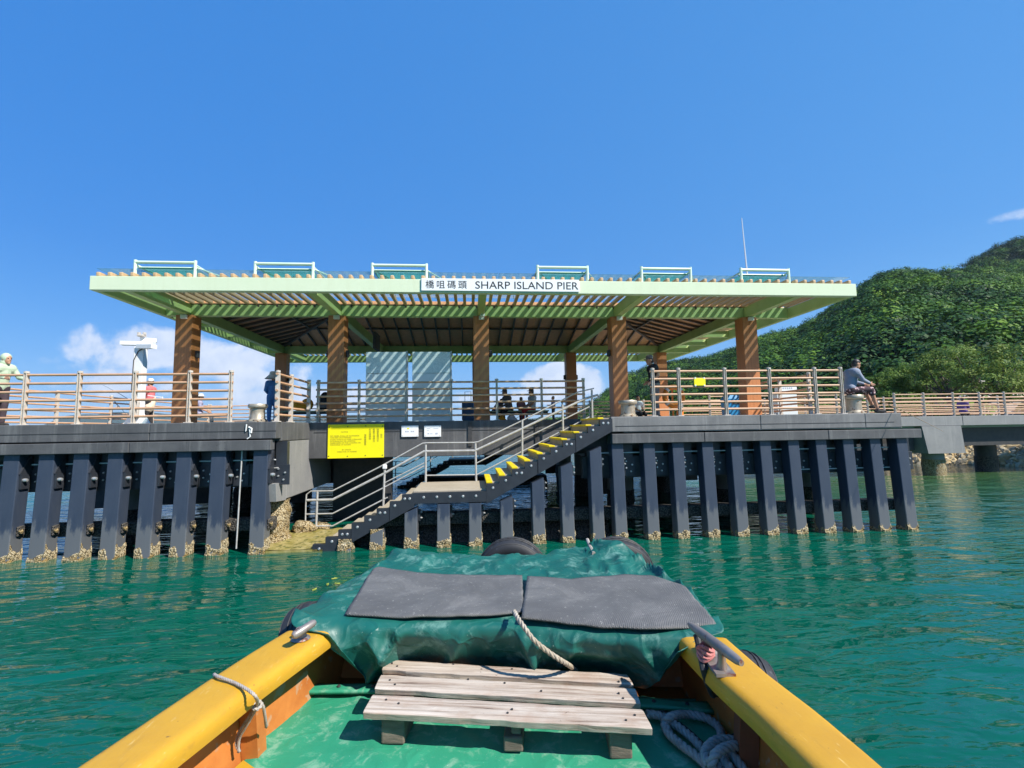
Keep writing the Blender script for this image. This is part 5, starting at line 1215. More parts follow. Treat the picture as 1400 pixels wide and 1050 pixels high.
def m_tarp(name, c, c2, dust, rough=.36, dscale=5., dat=.60, crease=1.):
    m, nt, b = newmat(name); v = coords(nt); n1 = noise(nt, v, 2.2, 6, .6)
    col = ramp(nt, n1, [(.3, c), (.7, c2)])
    n2 = noise(nt, v, dscale, 8, .72, .5); col = mix(nt, col, dust, ramp(nt, n2, [(dat, (0, 0, 0)), (dat+.12, (.55, .55, .55))]))
    n3 = noise(nt, v, 60, 3, .6); col = mix(nt, col, (.50, .55, .50), ramp(nt, n3, [(.71, (0, 0, 0)), (.75, (.6, .6, .6))]))
    nt.links.new(col, b.inputs['Base Color']); b.inputs['Roughness'].default_value = rough
    rr_ = ramp(nt, n2, [(.3, (rough*.8,)*3), (.7, (min(1, rough*1.6),)*3)]); nt.links.new(rr_, b.inputs['Roughness'])
    n4 = N(nt, 'ShaderNodeMath', operation='MULTIPLY'); nt.links.new(noise(nt, v, 14, 6, .7, .3), n4.inputs[0]); n4.inputs[1].default_value = .28; n4 = n4.outputs[0]
    # crease lines of folded sheet plastic
    wv = N(nt, 'ShaderNodeMix', data_type='RGBA'); nt.links.new(v, wv.inputs['A']); nz_ = N(nt, 'ShaderNodeTexNoise'); nz_.inputs['Scale'].default_value = 2.5; nt.links.new(v, nz_.inputs['Vector']); nt.links.new(nz_.outputs['Color'], wv.inputs['B']); wv.inputs['Factor'].default_value = .35
    hsum = n4
    for sc_, am_ in ((2.6, .75), (6.0, .40)):
        vo = N(nt, 'ShaderNodeTexVoronoi', feature='DISTANCE_TO_EDGE'); vo.inputs['Scale'].default_value = sc_; nt.links.new(wv.outputs['Result'], vo.inputs['Vector'])
        mr = N(nt, 'ShaderNodeMapRange'); nt.links.new(vo.outputs['Distance'], mr.inputs['Value']); mr.inputs['From Max'].default_value = .09; mr.inputs['To Min'].default_value = am_*crease; mr.inputs['To Max'].default_value = 0; mr.interpolation_type = 'LINEAR'
        ad = N(nt, 'ShaderNodeMath', operation='ADD'); nt.links.new(hsum, ad.inputs[0]); nt.links.new(mr.outputs[0], ad.inputs[1]); hsum = ad.outputs[0]
    bump(nt, b, hsum, .6, .014); return m
M['tarp'] = m_tarp('teal_tarpaulin', (.005, .085, .070), (.008, .118, .092), (.17, .33, .28), .44, 6., .53)
M['canvas'] = m_tarp('green_canvas', (.022, .235, .130), (.030, .290, .165), (.27, .43, .31), .5, 9., .52, .35)
def m_mat():
    m, nt, b = newmat('ribbed_rubber'); v = coords(nt)
    w1 = N(nt, 'ShaderNodeTexWave', wave_type='BANDS', bands_direction='DIAGONAL'); w1.inputs['Scale'].default_value = 44; w1.inputs['Distortion'].default_value = 1.2
    rot = N(nt, 'ShaderNodeMapping'); rot.inputs['Rotation'].default_value = (0, 0, 1.35); nt.links.new(v, rot.inputs['Vector'])
    w2 = N(nt, 'ShaderNodeTexWave', wave_type='BANDS', bands_direction='DIAGONAL'); w2.inputs['Scale'].default_value = 44; w2.inputs['Distortion'].default_value = 1.2
    nt.links.new(v, w1.inputs['Vector']); nt.links.new(rot.outputs[0], w2.inputs['Vector'])
    mx = N(nt, 'ShaderNodeMath', operation='MULTIPLY'); nt.links.new(w1.outputs['Fac'], mx.inputs[0]); nt.links.new(w2.outputs['Fac'], mx.inputs[1])
    n1 = noise(nt, v, 3.0, 8, .72, .6); n2 = noise(nt, v, 45, 3, .7)
    col = ramp(nt, n1, [(.3, (.105, .103, .10)), (.52, (.17, .167, .16)), (.72, (.31, .30, .28))])
    col = mix(nt, col, (.07, .07, .07), ramp(nt, mx.outputs[0], [(.35, (.5, .5, .5)), (.6, (0, 0, 0))]))
    col = mix(nt, col, (.42, .40, .36), ramp(nt, n2, [(.62, (0, 0, 0)), (.70, (.6, .6, .6))]))
    nt.links.new(col, b.inputs['Base Color']); b.inputs['Roughness'].default_value = .65; bump(nt, b, mx.outputs[0], .8, .004); return m
M['rubmat'] = m_mat()
def m_plank():
    m, nt, b = newmat('bleached_pallet_wood'); 
    tcx = N(nt, 'ShaderNodeTexCoord'); mr_ = N(nt, 'ShaderNodeMapping'); mr_.inputs['Rotation'].default_value = (0, 0, .19); nt.links.new(tcx.outputs['Object'], mr_.inputs['Vector']); mp = N(nt, 'ShaderNodeMapping'); mp.inputs['Scale'].default_value = (1.1, 24, 24); nt.links.new(mr_.outputs[0], mp.inputs['Vector'])
    n1 = noise(nt, mp.outputs[0], 1.5, 8, .7, .6); v = coords(nt); n2 = noise(nt, v, 5, 5, .6); n3 = noise(nt, v, 26, 3, .5)
    col = ramp(nt, n1, [(.32, (.10, .065, .045)), (.40, (.33, .25, .19)), (.54, (.50, .42, .34)), (.7, (.60, .53, .45))])
    col = mix(nt, col, (.33, .19, .12), ramp(nt, n2, [(.52, (0, 0, 0)), (.72, (.5, .5, .5))]))
    col = mix(nt, col, (.10, .06, .045), ramp(nt, n3, [(.73, (0, 0, 0)), (.76, (.8, .8, .8))]))
    nt.links.new(col, b.inputs['Base Color']); b.inputs['Roughness'].default_value = .8; bump(nt, b, n1, 1., .008); return m
M['plank'] = m_plank()
M['block'] = mat('weathered_block_wood', (.22, .17, .13), (.12, .09, .07), 6, (1, 1, 4), rough=.85, bmp=.6, bd=.006)
M['tyre'] = mat('tyre_rubber', (.030, .030, .032), (.022, .022, .024), 8, rough=.6, spots=(.10, .10, .10), spot_scale=22, spot_at=.66, bmp=.25)
def m_rope(name, c, c2, sc=46):
    m, nt, b = newmat(name); v = coords(nt); n = noise(nt, v, sc, 4, .65); n0 = noise(nt, v, 6, 4, .6)
    col = mix(nt, ramp(nt, n, [(.35, c2), (.65, c)]), (.5, .5, .5), ramp(nt, n0, [(.4, (0, 0, 0)), (.7, (.3, .3, .3))]), 'MULTIPLY' if False else 'MIX')
    nt.links.new(col, b.inputs['Base Color']); b.inputs['Roughness'].default_value = .9; bump(nt, b, n, .5, .004); return m
M['rope'] = m_rope('hemp_rope', (.44, .38, .28), (.26, .21, .15)); M['ropegrey'] = m_rope('grey_rope', (.34, .31, .27), (.20, .18, .16)); M['cord'] = m_rope('pale_cord', (.42, .37, .31), (.28, .24, .20))
M['cleat'] = mat('worn_cast_cleat', (.34, .30, .27), (.24, .20, .18), 10, rough=.45, metal=.5, spots=(.22, .09, .06), spot_scale=16, spot_at=.60)
GZ = 1.40; FZ = 1.0
Lo = [(-2.6, -1.66), (-1, -1.66), (.6, -1.64), (1.62, -1.59), (2.18, -1.54), (2.49, -1.50), (2.86, -1.45), (3.4, -1.40), (3.9, -1.30), (4.15, -1.15)]
Ro = [(-2.6, 1.16), (-1, 1.16), (.6, 1.14), (1.74, 1.07), (2.03, 1.03), (2.34, .97), (2.75, .92), (3.4, .86), (3.9, .76), (4.15, .60)]
boat = thing('boat', bw(-.27, 1.0, 0), 'wooden boat bow with yellow gunwales and orange inside, pointing at the pier', 'boat')
def gunwale(edge, sgn, t0, t1, wid, name='gunwale', slope=0.):
    m = MB(); rows = []
    for t in np.linspace(t0, t1, 60):
        s = crv(edge, t); w = wid(t) if callable(wid) else wid; p = []
        # section: outer bottom, outer top, rounded inner top, inner bottom
        sec = [(0, -.085), (0, -.02), (.012, -.004), (.026, 0), (.042, .001), (w*.5, .003), (w-.062, .0012), (w-.04, .0), (w-.018, -.007), (w-.005, -.022), (w, -.042), (w+.001, -.062), (w-.002, -.085)]
        wob = .004*mnoise.noise((t*3, s, 0))
        rows.append([bw(s+sgn*(x+wob), t, GZ+z+.003*mnoise.noise((t*2.2, x*9, sgn))) for x, z in sec]+[bw(s, t, GZ-.085)])
    m.grid(rows); k = len(rows[0]); n_ = len(rows)
    m.f.append(tuple(range(k-2, -1, -1))); m.f.append(tuple((n_-1)*k+i for i in range(k-1)))
    return m.build(name, 'gun', boat, smooth=True)
gunwale(Lo, 1, -2.6, 2.72, lambda t: .245+.02*min(1, max(0, (t-1.6))) )
gunwale(Ro, -1, -2.6, 2.70, lambda t: .235+.02*max(0, t-1.7))
# hull shell outside, inner lining, ribs
m = MB()
def side(edge, sgn, zs): return [[bw(crv(edge, t)+sgn*o, t, z) for o, z in zs] for t in np.linspace(-2.6, 4.15, 46)]
m.grid(side(Lo, 1, [(.012, GZ-.086), (.0, 1.1), (.10, .6), (.30, .1), (.6, -.35)])); m.grid(side(Ro, -1, [(.012, GZ-.086), (.0, 1.1), (.10, .6), (.30, .1), (.6, -.35)]))
ts = np.linspace(crv(Lo, 4.15), crv(Ro, 4.15), 12)
m.grid([[bw(s, 4.15+.06*(1-((s+.27)/.9)**2), GZ-.03) for s in ts], [bw(s*.95, 4.10, 1.0) for s in ts], [bw(s*.8-.05, 3.8, .3) for s in ts], [bw(s*.5-.1, 3.3, -.35) for s in ts]])
m.build('hull', 'gun', boat, smooth=True)
m = MB(); m.grid(side(Lo, 1, [(.055, GZ-.08), (.07, 1.15), (.09, .95), (.16, .80)])); m.grid(side(Ro, -1, [(.055, GZ-.08), (.07, 1.15), (.09, .95), (.16, .80)]))
rows = [[bw(s, t, .93) for s in np.linspace(crv(Lo, t)+.09, crv(Ro, t)-.09, 10)] for t in np.linspace(-2.6, 4.0, 20)]
m.grid(rows); m.build('lining', 'hullin', boat, smooth=True)
for t in (.9, 1.38, 1.86, 2.34):
    for edge, sgn in ((Lo, 1), (Ro, -1)):
        m = MB(); s = crv(edge, t); m.hexa([bw(s+sgn*.09, t-.035, .93), bw(s+sgn*.17, t-.035, .93), bw(s+sgn*.17, t+.035, .93), bw(s+sgn*.09, t+.035, .93), bw(s+sgn*.056, t-.035, GZ-.087), bw(s+sgn*.14, t-.035, GZ-.087), bw(s+sgn*.14, t+.035, GZ-.087), bw(s+sgn*.056, t+.035, GZ-.087)]); m.build('rib', 'rib' if sgn < 0 else 'hullin', boat)
m = MB(); m.bar(bw(-1.47, 1.2, 1.16), bw(-1.44, 2.05, 1.10), .05, .03); m.build('stringer', 'gun', boat)
a_ = wb(atZ(345, 1026, 1.02)); 
m = MB(); m.hexa([bw(-1.45, 1.5, .96), bw(-.95, 1.5, .96), bw(-1.05, 2.02, .96), bw(-1.36, 2.2, .96), bw(-1.45, 1.5, 1.06), bw(-.95, 1.5, 1.06), bw(-1.05, 2.02, 1.06), bw(-1.36, 2.2, 1.06)]); m.build('corner_plank', 'gun', boat)
m = MB(); m.box(0, 0, 0, 0, 0, 0) if False else None
m = MB(); m.hexa([bw(-1.33, 3.16, .94), bw(.80, 3.12, .94), bw(.80, 3.6, .94), bw(-1.33, 3.6, .94), bw(-1.33, 3.40, 1.30), bw(.80, 3.36, 1.30), bw(.80, 3.6, 1.30), bw(-1.33, 3.6, 1.30)]); m.build('bulkhead', 'hullin', boat)
# left T-cleat
c0 = Vector(atZ(411, 873, GZ+.005)); m = MB(); m.lathe([(.05, 0), (.045, .006), (.03, .012), (.024, .055)], tuple(c0), 16); p, q = Vector(atZ(400, 870, GZ+.07)), Vector(atZ(431, 850, GZ+.10)); m.tube([p, p.lerp(q, .1), p.lerp(q, .9), q], [.012, .021, .019, .012], 10)
m.build('cleat', 'cleat', boat, smooth=True)
# right horn cleat with its two legs and lashings
p, q = Vector(atZ(942, 853, GZ+.115)), Vector(atZ(1014, 907, GZ+.11)); md = p.lerp(q, .5); m = MB()
m.tube([p, p.lerp(q, .08), p.lerp(q, .3), p.lerp(q, .7), p.lerp(q, .92), q], [.010, .018, .024, .024, .020, .012], 10)
for k, g_ in ((.36, (971, 893)), (.66, (987, 916))): b_ = Vector(atZ(*g_, GZ+.004)); m.tube([p.lerp(q, k), p.lerp(q, k).lerp(b_, .6), b_+Vector((0, 0, .012)), b_], [.018, .018, .026, .05], 10)
m.bar(Vector(atZ(962, 884, GZ+.004)), Vector(atZ(993, 924, GZ+.004)), .085, .014); m.build('cleat', 'cleat', boat, smooth=True)
M['redrope'] = m_rope('faded_red_cord', (.60, .13, .10), (.40, .07, .06))
m = MB(); c0 = p.lerp(q, .34)-Vector((0, 0, .05))
for k in range(4): m.tube([c0+Vector((.034*math.cos(a), .03*math.sin(a), -.014*k+.012*math.sin(a*2+k))) for a in np.linspace(0, 2*PI, 14, endpoint=False)], .009, 6, closed=True)
tag(m.build('rope', 'redrope', base=tuple(c0), smooth=True), 'faded red cord lashed round the foot of the big right cleat', 'rope')
m = MB(); pts = [Vector(atZ(*g_, z)) for g_, z in (((952, 868), GZ+.08), ((955, 880), GZ+.05), ((958, 895), GZ+.02), ((962, 915), GZ-.02), ((968, 935), GZ-.10), ((975, 950), GZ-.2))]; m.tube(pts, .016, 8); m.tube([x+Vector((.02, .004, .0)) for x in pts], .015, 8)
tag(m.build('rope', 'tyre', base=tuple(pts[0]), smooth=True), 'black rubber strap hanging from the big right cleat down inside the boat', 'strap')
# ---- teal tarpaulin over the bow deck
def prof(pts, n):
    x = np.linspace(0, 1, len(pts)); P = np.array(pts, float); xi = np.linspace(0, 1, n)
    out = np.stack([np.interp(xi, x, P[:, k]) for k in range(3)], 1)
    for _ in range(2): out[1:-1] = .25*out[:-2]+.5*out[1:-1]+.25*out[2:]
    return out
NU = 150
ctrl = [
 [(-1.45, 3.85, 1.10), (-1.30, 4.28, 1.12), (-.6, 4.36, 1.14), (-.18, 4.36, 1.14), (.45, 4.46, 1.12), (.70, 4.32, 1.12), (.93, 3.7, 1.10)],
 [(-1.52, 3.70, 1.30), (-1.31, 4.26, 1.42), (-.63, 4.24, 1.40), (-.18, 4.24, 1.40), (.45, 4.36, 1.46), (.66, 4.22, 1.42), (.92, 3.55, 1.34)],
 [(-1.52, 3.50, 1.37), (-1.27, 4.10, 1.46), (-.63, 4.08, 1.42), (-.18, 4.08, 1.42), (.45, 4.22, 1.49), (.64, 4.10, 1.45), (.92, 3.45, 1.38)],
 [(-1.51, 3.20, 1.40), (-1.34, 3.78, 1.42), (-.70, 3.66, 1.40), (-.18, 3.62, 1.40), (.35, 3.64, 1.41), (.72, 3.60, 1.40), (.94, 3.25, 1.39)],
 [(-1.49, 2.95, 1.42), (-1.28, 3.25, 1.41), (-.70, 3.22, 1.40), (-.18, 3.22, 1.40), (.35, 3.18, 1.40), (.72, 3.08, 1.40), (.95, 2.95, 1.40)],
 [(-1.46, 2.78, 1.43), (-1.24, 2.92, 1.415), (-.70, 2.92, 1.40), (-.18, 2.92, 1.40), (.30, 2.84, 1.40), (.66, 2.76, 1.405), (.92, 2.74, 1.42)],
 [(-1.42, 2.71, 1.425), (-1.20, 2.82, 1.38), (-.70, 2.84, 1.345), (-.18, 2.86, 1.34), (.30, 2.75, 1.34), (.66, 2.70, 1.36), (.86, 2.69, 1.42)],
 [(-1.34, 2.69, 1.42), (-1.18, 2.82, 1.28), (-.72, 2.93, 1.22), (-.18, 2.94, 1.20), (.30, 2.86, 1.22), (.62, 2.74, 1.27), (.76, 2.66, 1.41)],
 [(-1.26, 2.68, 1.415), (-1.12, 2.90, 1.16), (-.74, 3.02, 1.10), (-.18, 3.03, 1.08), (.30, 2.98, 1.10), (.58, 2.82, 1.16), (.70, 2.62, 1.39)],
 [(-1.19, 2.67, 1.405), (-1.06, 2.98, 1.03), (-.76, 3.06, 1.00), (-.18, 3.08, 1.0), (.30, 3.02, 1.01), (.54, 2.92, 1.04), (.64, 2.60, 1.37)]]
base_rows = np.array([prof(c, NU) for c in ctrl]); nr = len(ctrl); NV = 110
rows = []
for i in range(NV):
    f = i/(NV-1)*(nr-1); k = min(int(f), nr-2); t = f-k
    g = lambda j: base_rows[min(max(j, 0), nr-1)]
    p0, p1, p2, p3 = g(k-1), g(k), g(k+1), g(k+2)
    r = .5*((2*p1)+(-p0+p2)*t+(2*p0-5*p1+4*p2-p3)*t*t+(-p0+3*p1-3*p2+p3)*t**3)
    row = []
    for j in range(NU):
        s, tt, z = r[j]; u = j/(NU-1)
        skirt = max(0, min(1, (f-5.3)/1.6)); back = max(0, min(1, (3.2-f)/1.0)); mid = 1-skirt-back
        P = Vector((s*2.2, tt*2.2, z*2.2))
        n1 = mnoise.fractal(P, 1., 2., 4); rg = 1-abs(mnoise.noise(Vector((s*3.1, tt*3.1+z*2, 3.3))))*2; rg2 = 1-abs(mnoise.noise(Vector((s*5.7+tt*2, tt*4.1-z*3, 7.1))))*2
        # vertical folds of the skirt, gathered at seams, with a slack belly hanging below the mats
        zz = 1.42-z
        tri = lambda x: 1-2*abs((x/PI) % 1-.5)*1.0
        fold = .030*tri(s*5.5+1.2*mnoise.noise((s*1.3, z*1.5, 0))+z*1.2)**2+.014*tri(s*17+z*5+mnoise.noise((s*2, z*3, 2))*2)**2*max(0, .7+mnoise.noise((s*2, 0, 5)))
        for cs_, cw, ca, sl__ in ((-.17, .030, .055, .25), (-.06, .022, .04, -.12), (-.45, .035, .035, -.5), (-1.02, .05, .06, .3), (.42, .04, .028, .6), (-.80, .03, .04, -.7), (.16, .03, .03, -.35)):
            x_ = (s-cs_-zz*sl__)/cw; fold += ca*max(0, 1-abs(x_)*.6)**1.5
        # slack rolls sagging just under the mats
        belly = .055*math.exp(-((zz-.11-.05*math.sin(s*3.6+.4))/.035)**2)*max(0, math.sin(s*4.1+.9))*(1 if abs(s+.2) < .9 else .3)
        dt = -skirt*((1.35*fold*min(1, (1.44-z)/.15)+.7*belly)*max(.15, min(1, min(u, 1-u)/.16)))
        dz = (.030*n1+.016*max(0, rg)**3+.020*max(0, rg2)**4)*back+.008*n1*mid
        if s > .3: dz += back*.05*max(0, rg2)**3
        edge_ = max(0, (-1.22-s)/.25)+max(0, (s-.78)/.2)
        dz += mid*edge_*(.035*max(0, rg)**2+.03*n1); dt += mid*edge_*.02*n1
        row.append(bw(s+skirt*.012*n1, tt+dt, max(z+dz, .985)))
    rows.append(row)
m = MB(); m.grid(rows); o = m.build('tarpaulin', 'tarp', base=bw(-.3, 3.5, 1.0), smooth=False)
o.data.polygons.foreach_set('use_smooth', [True]*len(o.data.polygons))
md = o.modifiers.new('s', 'SOLIDIFY'); md.thickness = .004; md.offset = -1; mod_apply(o)
tag(o, 'wrinkled teal tarpaulin draped over the bow deck and hanging down behind the pallet', 'tarpaulin')
# ---- rubber mats
def rmat(back, front, label, n=60, mrows=34, lift=.0):
    bk = np.array([wb(atZ(x, y, 1.425)) for x, y in back]); ft = np.array([wb(atZ(x, y, 1.425)) for x, y in front])
    ib = lambda A, x: np.array([np.interp(x, np.linspace(0, 1, len(A)), A[:, k]) for k in range(2)])
    rows = []
    for i in range(mrows):
        v = i/(mrows-1); row = []
        for j in range(n):
            u = j/(n-1); q = ib(bk, u)*(1-v)+ib(ft, u)*v
            z = 1.428+.010*mnoise.noise((q[0]*2.3, q[1]*2.3, 4))+.006*mnoise.noise((q[0]*6, q[1]*6, 1))+.02*max(0, .12-v)*0
            if v > .93: z -= (v-.93)*.12
            row.append(bw(q[0]+.004*mnoise.noise((v*9, u, 2)), q[1]+.005*mnoise.noise((u*14, v, 2))*(v > .9), z+lift))
        rows.append(row)
    m = MB(); m.grid(rows); o = m.build('rubber_mat', 'rubmat', base=bw(*ib(bk, .5)*.5+ib(ft, .5)*.5, 1.42)); o.data.polygons.foreach_set('use_smooth', [True]*len(o.data.polygons))
    md = o.modifiers.new('s', 'SOLIDIFY'); md.thickness = .012; md.offset = 0; mod_apply(o); return tag(o, label, 'rubber mat', 'grey rubber mats on the tarpaulin')
rmat([(512, 775), (569, 784), (640, 787), (714, 788)], [(472, 840), (555, 843), (640, 842), (680, 840), (716, 836)], 'left grey rubber mat lying on the teal tarpaulin')
rmat([(721, 790), (780, 795), (822, 791), (855, 789), (890, 790), (936, 803)], [(713, 846), (762, 850), (822, 856), (900, 861), (940, 858), (979, 854)], 'right grey rubber mat with angled corner lying on the teal tarpaulin', lift=.006)
# ---- green canvas on the boat floor
rows = []
for t in np.linspace(.6, 2.9, 70):
    row = []; sl_ = crv([(.6, -1.30), (2.0, -1.40), (2.3, -1.43), (2.6, -1.46), (2.84, -1.47), (2.9, -1.46)], t)+.015*math.sin(t*9); sr_ = crv([(.6, .92), (2.9, .80)], t)
    for u in np.linspace(0, 1, 80):
        s = sl_+(sr_-sl_)*u; n1 = mnoise.fractal(Vector((s*2, t*2, 0)), 1, 2, 4); rg = max(0, 1-abs(mnoise.noise(Vector((s*1.7+t, t*1.3, 5))))*5)
        row.append(bw(s, t, FZ-.012+.010*n1+.012*rg**2-.0*(u < .03)))
    rows.append(row)
m = MB(); m.grid(rows); cv = thing('canvas_cover', bw(-.3, 1.9, FZ), 'bright green canvas floor cover with a riveted strip under the pallet', 'canvas')
o = m.build('sheet', 'canvas', cv); o.data.polygons.foreach_set('use_smooth', [True]*len(o.data.polygons))
fl = [wb(atZ(x, y, 1.03)) for x, y in ((388, 953), (398, 936), (505, 940), (700, 948), (880, 957), (962, 966), (966, 985), (880, 976), (700, 962), (505, 953))]
top_ = [(-1.53, 2.80), (-1.50, 2.90), (-1.06, 2.93), (-.3, 2.90), (.45, 2.84), (.84, 2.80)]; bt_ = [(-1.54, 2.80), (-1.48, 2.82), (-1.06, 2.85), (-.3, 2.82), (.45, 2.76), (.84, 2.72)]
rows = [[bw(s, t-.0, 1.028+.006*mnoise.noise((s*4, v, 0))) for s, t in zip(np.interp(np.linspace(0, 5, 60), range(6), [a[0]*(1-v)+b[0]*v for a, b in zip(top_, bt_)]), np.interp(np.linspace(0, 5, 60), range(6), [a[1]*(1-v)+b[1]*v for a, b in zip(top_, bt_)]))] for v in np.linspace(0, 1, 6)]
m = MB(); m.grid(rows); o = m.build('strip', 'canvas', cv, smooth=True); md = o.modifiers.new('s', 'SOLIDIFY'); md.thickness = .02; md.offset = -1; mod_apply(o)
m = MB()
for s in (-1.40, -1.22, -1.02, -.8, .55, .72): t_ = crv([(-1.5, 2.86), (-1.06, 2.89), (-.3, 2.86), (.45, 2.80), (.84, 2.76)], s); m.lathe([(.011, 0), (.009, .008), (0, .009)], bw(s, t_, 1.030), 8)
m.build('rivets', 'bulk', cv)
# ---- pallet used as a bench
pa = thing('wooden_pallet', bw(-.25, 2.6, FZ), 'low bleached wooden pallet bench of three planks on blocks standing on green canvas', 'pallet')
def plank(c00, c10, c11, c01, z, th, seed):
    n = 50; k = 8; rows = []
    a, b_, c, d_ = [np.array(wb(atZ(*q, z))) for q in (c00, c10, c11, c01)]
    top = []; 
    for i in range(k):
        v = i/(k-1); row = []
        for j in range(n):
            u = j/(n-1); q = (a*(1-u)+b_*u)*(1-v)+(d_*(1-u)+c*u)*v
            chip = .012*max(0, mnoise.noise((u*9, seed, 0))-.15) if v > .9 else 0
            row.append(bw(q[0], q[1]+chip+(.004*mnoise.noise((u*14, seed*3, v))), z+.003*mnoise.noise((u*6, v*3, seed))-(.004 if v in (0, 1) else 0)))
        rows.append(row)
    m = MB(); m.grid(rows); o = m.build('plank', 'plank', pa); md = o.modifiers.new('s', 'SOLIDIFY'); md.thickness = th; md.offset = -1
    bv = o.modifiers.new('b', 'BEVEL'); bv.width = .003; bv.segments = 2; bv.limit_method = 'ANGLE'; mod_apply(o); o.data.polygons.foreach_set('use_smooth', [False]*len(o.data.polygons)); return o
plank((530, 900.5), (857, 921), (866, 935), (522, 914.5), 1.165, .03, 1.)
plank((521, 921.5), (868, 940), (876, 961), (512, 940.5), 1.165, .03, 2.)
plank((510, 948.5), (878, 968.5), (892, 995), (496, 973), 1.165, .034, 3.)
m = MB(); q0, q1 = wb(atZ(525, 920, 1.13)), wb(atZ(862, 940, 1.13))
m.hexa([bw(q0[0], q0[1]-.05, 1.10), bw(q1[0], q1[1]-.05, 1.10), bw(q1[0], q1[1]+.05, 1.10), bw(q0[0], q0[1]+.05, 1.10), bw(q0[0], q0[1]-.05, 1.128), bw(q1[0], q1[1]-.05, 1.128), bw(q1[0], q1[1]+.05, 1.128), bw(q0[0], q0[1]+.05, 1.128)]); m.build('lower_board', 'plank', pa)
for (s0, s1, tf, zt, nm) in ((-.82, -.705, 2.435, 1.128, 'block'), (.262, .365, 2.375, 1.128, 'block'), (-.225, -.135, 2.405, 1.062, 'block'), (-.19, -.145, 2.42, 1.128, 'spacer')):
    bm = bmesh.new(); bmesh.ops.create_cube(bm, size=1)
    zb = FZ-.005 if nm == 'block' else 1.0625
    for q in bm.verts: q.co = (q.co.x*(s1-s0), q.co.y*.52, q.co.z*(zt-zb))
    bmesh.ops.bevel(bm, geom=list(bm.edges), offset=.008, segments=2, profile=.5, affect='EDGES')
    for q in bm.verts: q.co = Vector(bw(q.co.x+(s0+s1)/2+.004*mnoise.noise(q.co*20), q.co.y+tf+.26, q.co.z+(zt+zb)/2))
    m = MB(); m.bm(bm); m.build(nm, 'block', pa)
for x, y in ((536, 907), (543, 911), (850, 928), (846, 932), (533, 930), (540, 936), (846, 948), (852, 955), (640, 929), (690, 934), (740, 945), (528, 957), (545, 962), (868, 978), (856, 985), (700, 970), (694, 975), (700, 915), (620, 908)):
    nl = MB(); nl.lathe([(.0055, -.002), (.0055, .004), (0, .0045)], tuple(atZ(x, y, 1.166)), 8); nl.build('nail_head', 'bulk', pa)
# ---- tyres
def tyre(s, t, z, axis, R_, w_, label, tilt=0.):
    tt = thing('tyre', bw(s, t, z), label, 'tyre', 'tyre fenders round the bow')
    prof_ = [(R_*.58, -w_*.42), (R_*.66, -w_*.5), (R_*.82, -w_*.52), (R_*.95, -w_*.44), (R_*.985, -w_*.36), (R_, -w_*.2), (R_, w_*.2), (R_*.985, w_*.36), (R_*.95, w_*.44), (R_*.82, w_*.52), (R_*.66, w_*.5), (R_*.58, w_*.42), (R_*.60, 0), (R_*.58, -w_*.42)]
    m = MB(); n = 60; vs = []; fs = []; k = len(prof_)
    av = Vector((A2[0], A2[1], 0)) if axis == 't' else Vector((R2[0], R2[1], 0)); av = (av+Vector((0, 0, tilt))).normalized()
    e1 = Vector((0, 0, 1)); e1 = (e1-av*e1.dot(av)).normalized(); e2 = av.cross(e1); c = Vector(bw(s, t, z))
    for r, a in prof_:
        for j in range(n):
            th = 2*PI*j/n; rr = r*(1-.012*(j % 2)*(r > R_*.96)); vs.append(c+av*a+(e1*math.cos(th)+e2*math.sin(th))*rr)
    for i in range(k-1):
        for j in range(n): fs.append((i*n+j, i*n+(j+1) % n, (i+1)*n+(j+1) % n, (i+1)*n+j))
    m.add(vs, fs); m.build('casing', 'tyre', tt, smooth=True)
    m = MB()
    for a in (-.47, -.1, .1, .47):
        pts = [c+av*(a*w_*.9)+(e1*math.cos(th)+e2*math.sin(th))*(R_*(1.003 if abs(a) < .3 else .955)) for th in np.linspace(0, 2*PI, 60, endpoint=False)]; m.tube(pts, .005, 5, closed=True)
    m.build('tread_groove', 'bulk', tt)
tyre(-.33, 4.62, 1.155, 't', .33, .22, 'black tyre hanging over the bow, left of the two front ones', .10)
tyre(.62, 4.58, 1.17, 't', .33, .22, 'black tyre hanging over the bow, right of the two front ones', .16)
tyre(.96, 2.66, 1.09, 's', .25, .15, 'black tyre hanging outside the right gunwale behind the big cleat', -.35)
tyre(-1.515, 3.14, 1.14, 's', .26, .16, 'black tyre hanging outside the left side of the bow', .3)
m = MB(); p = [Vector(bw(*wb(atZ(x, y, z)), z)) for x, y, z in ((803, 738, 1.49), (806, 746, 1.48), (812, 757, 1.47))]; m.tube(p, .016, 8); tag(m.build('rope', 'cord', base=tuple(p[0]), smooth=True), 'short white lashing round the right front tyre', 'rope')
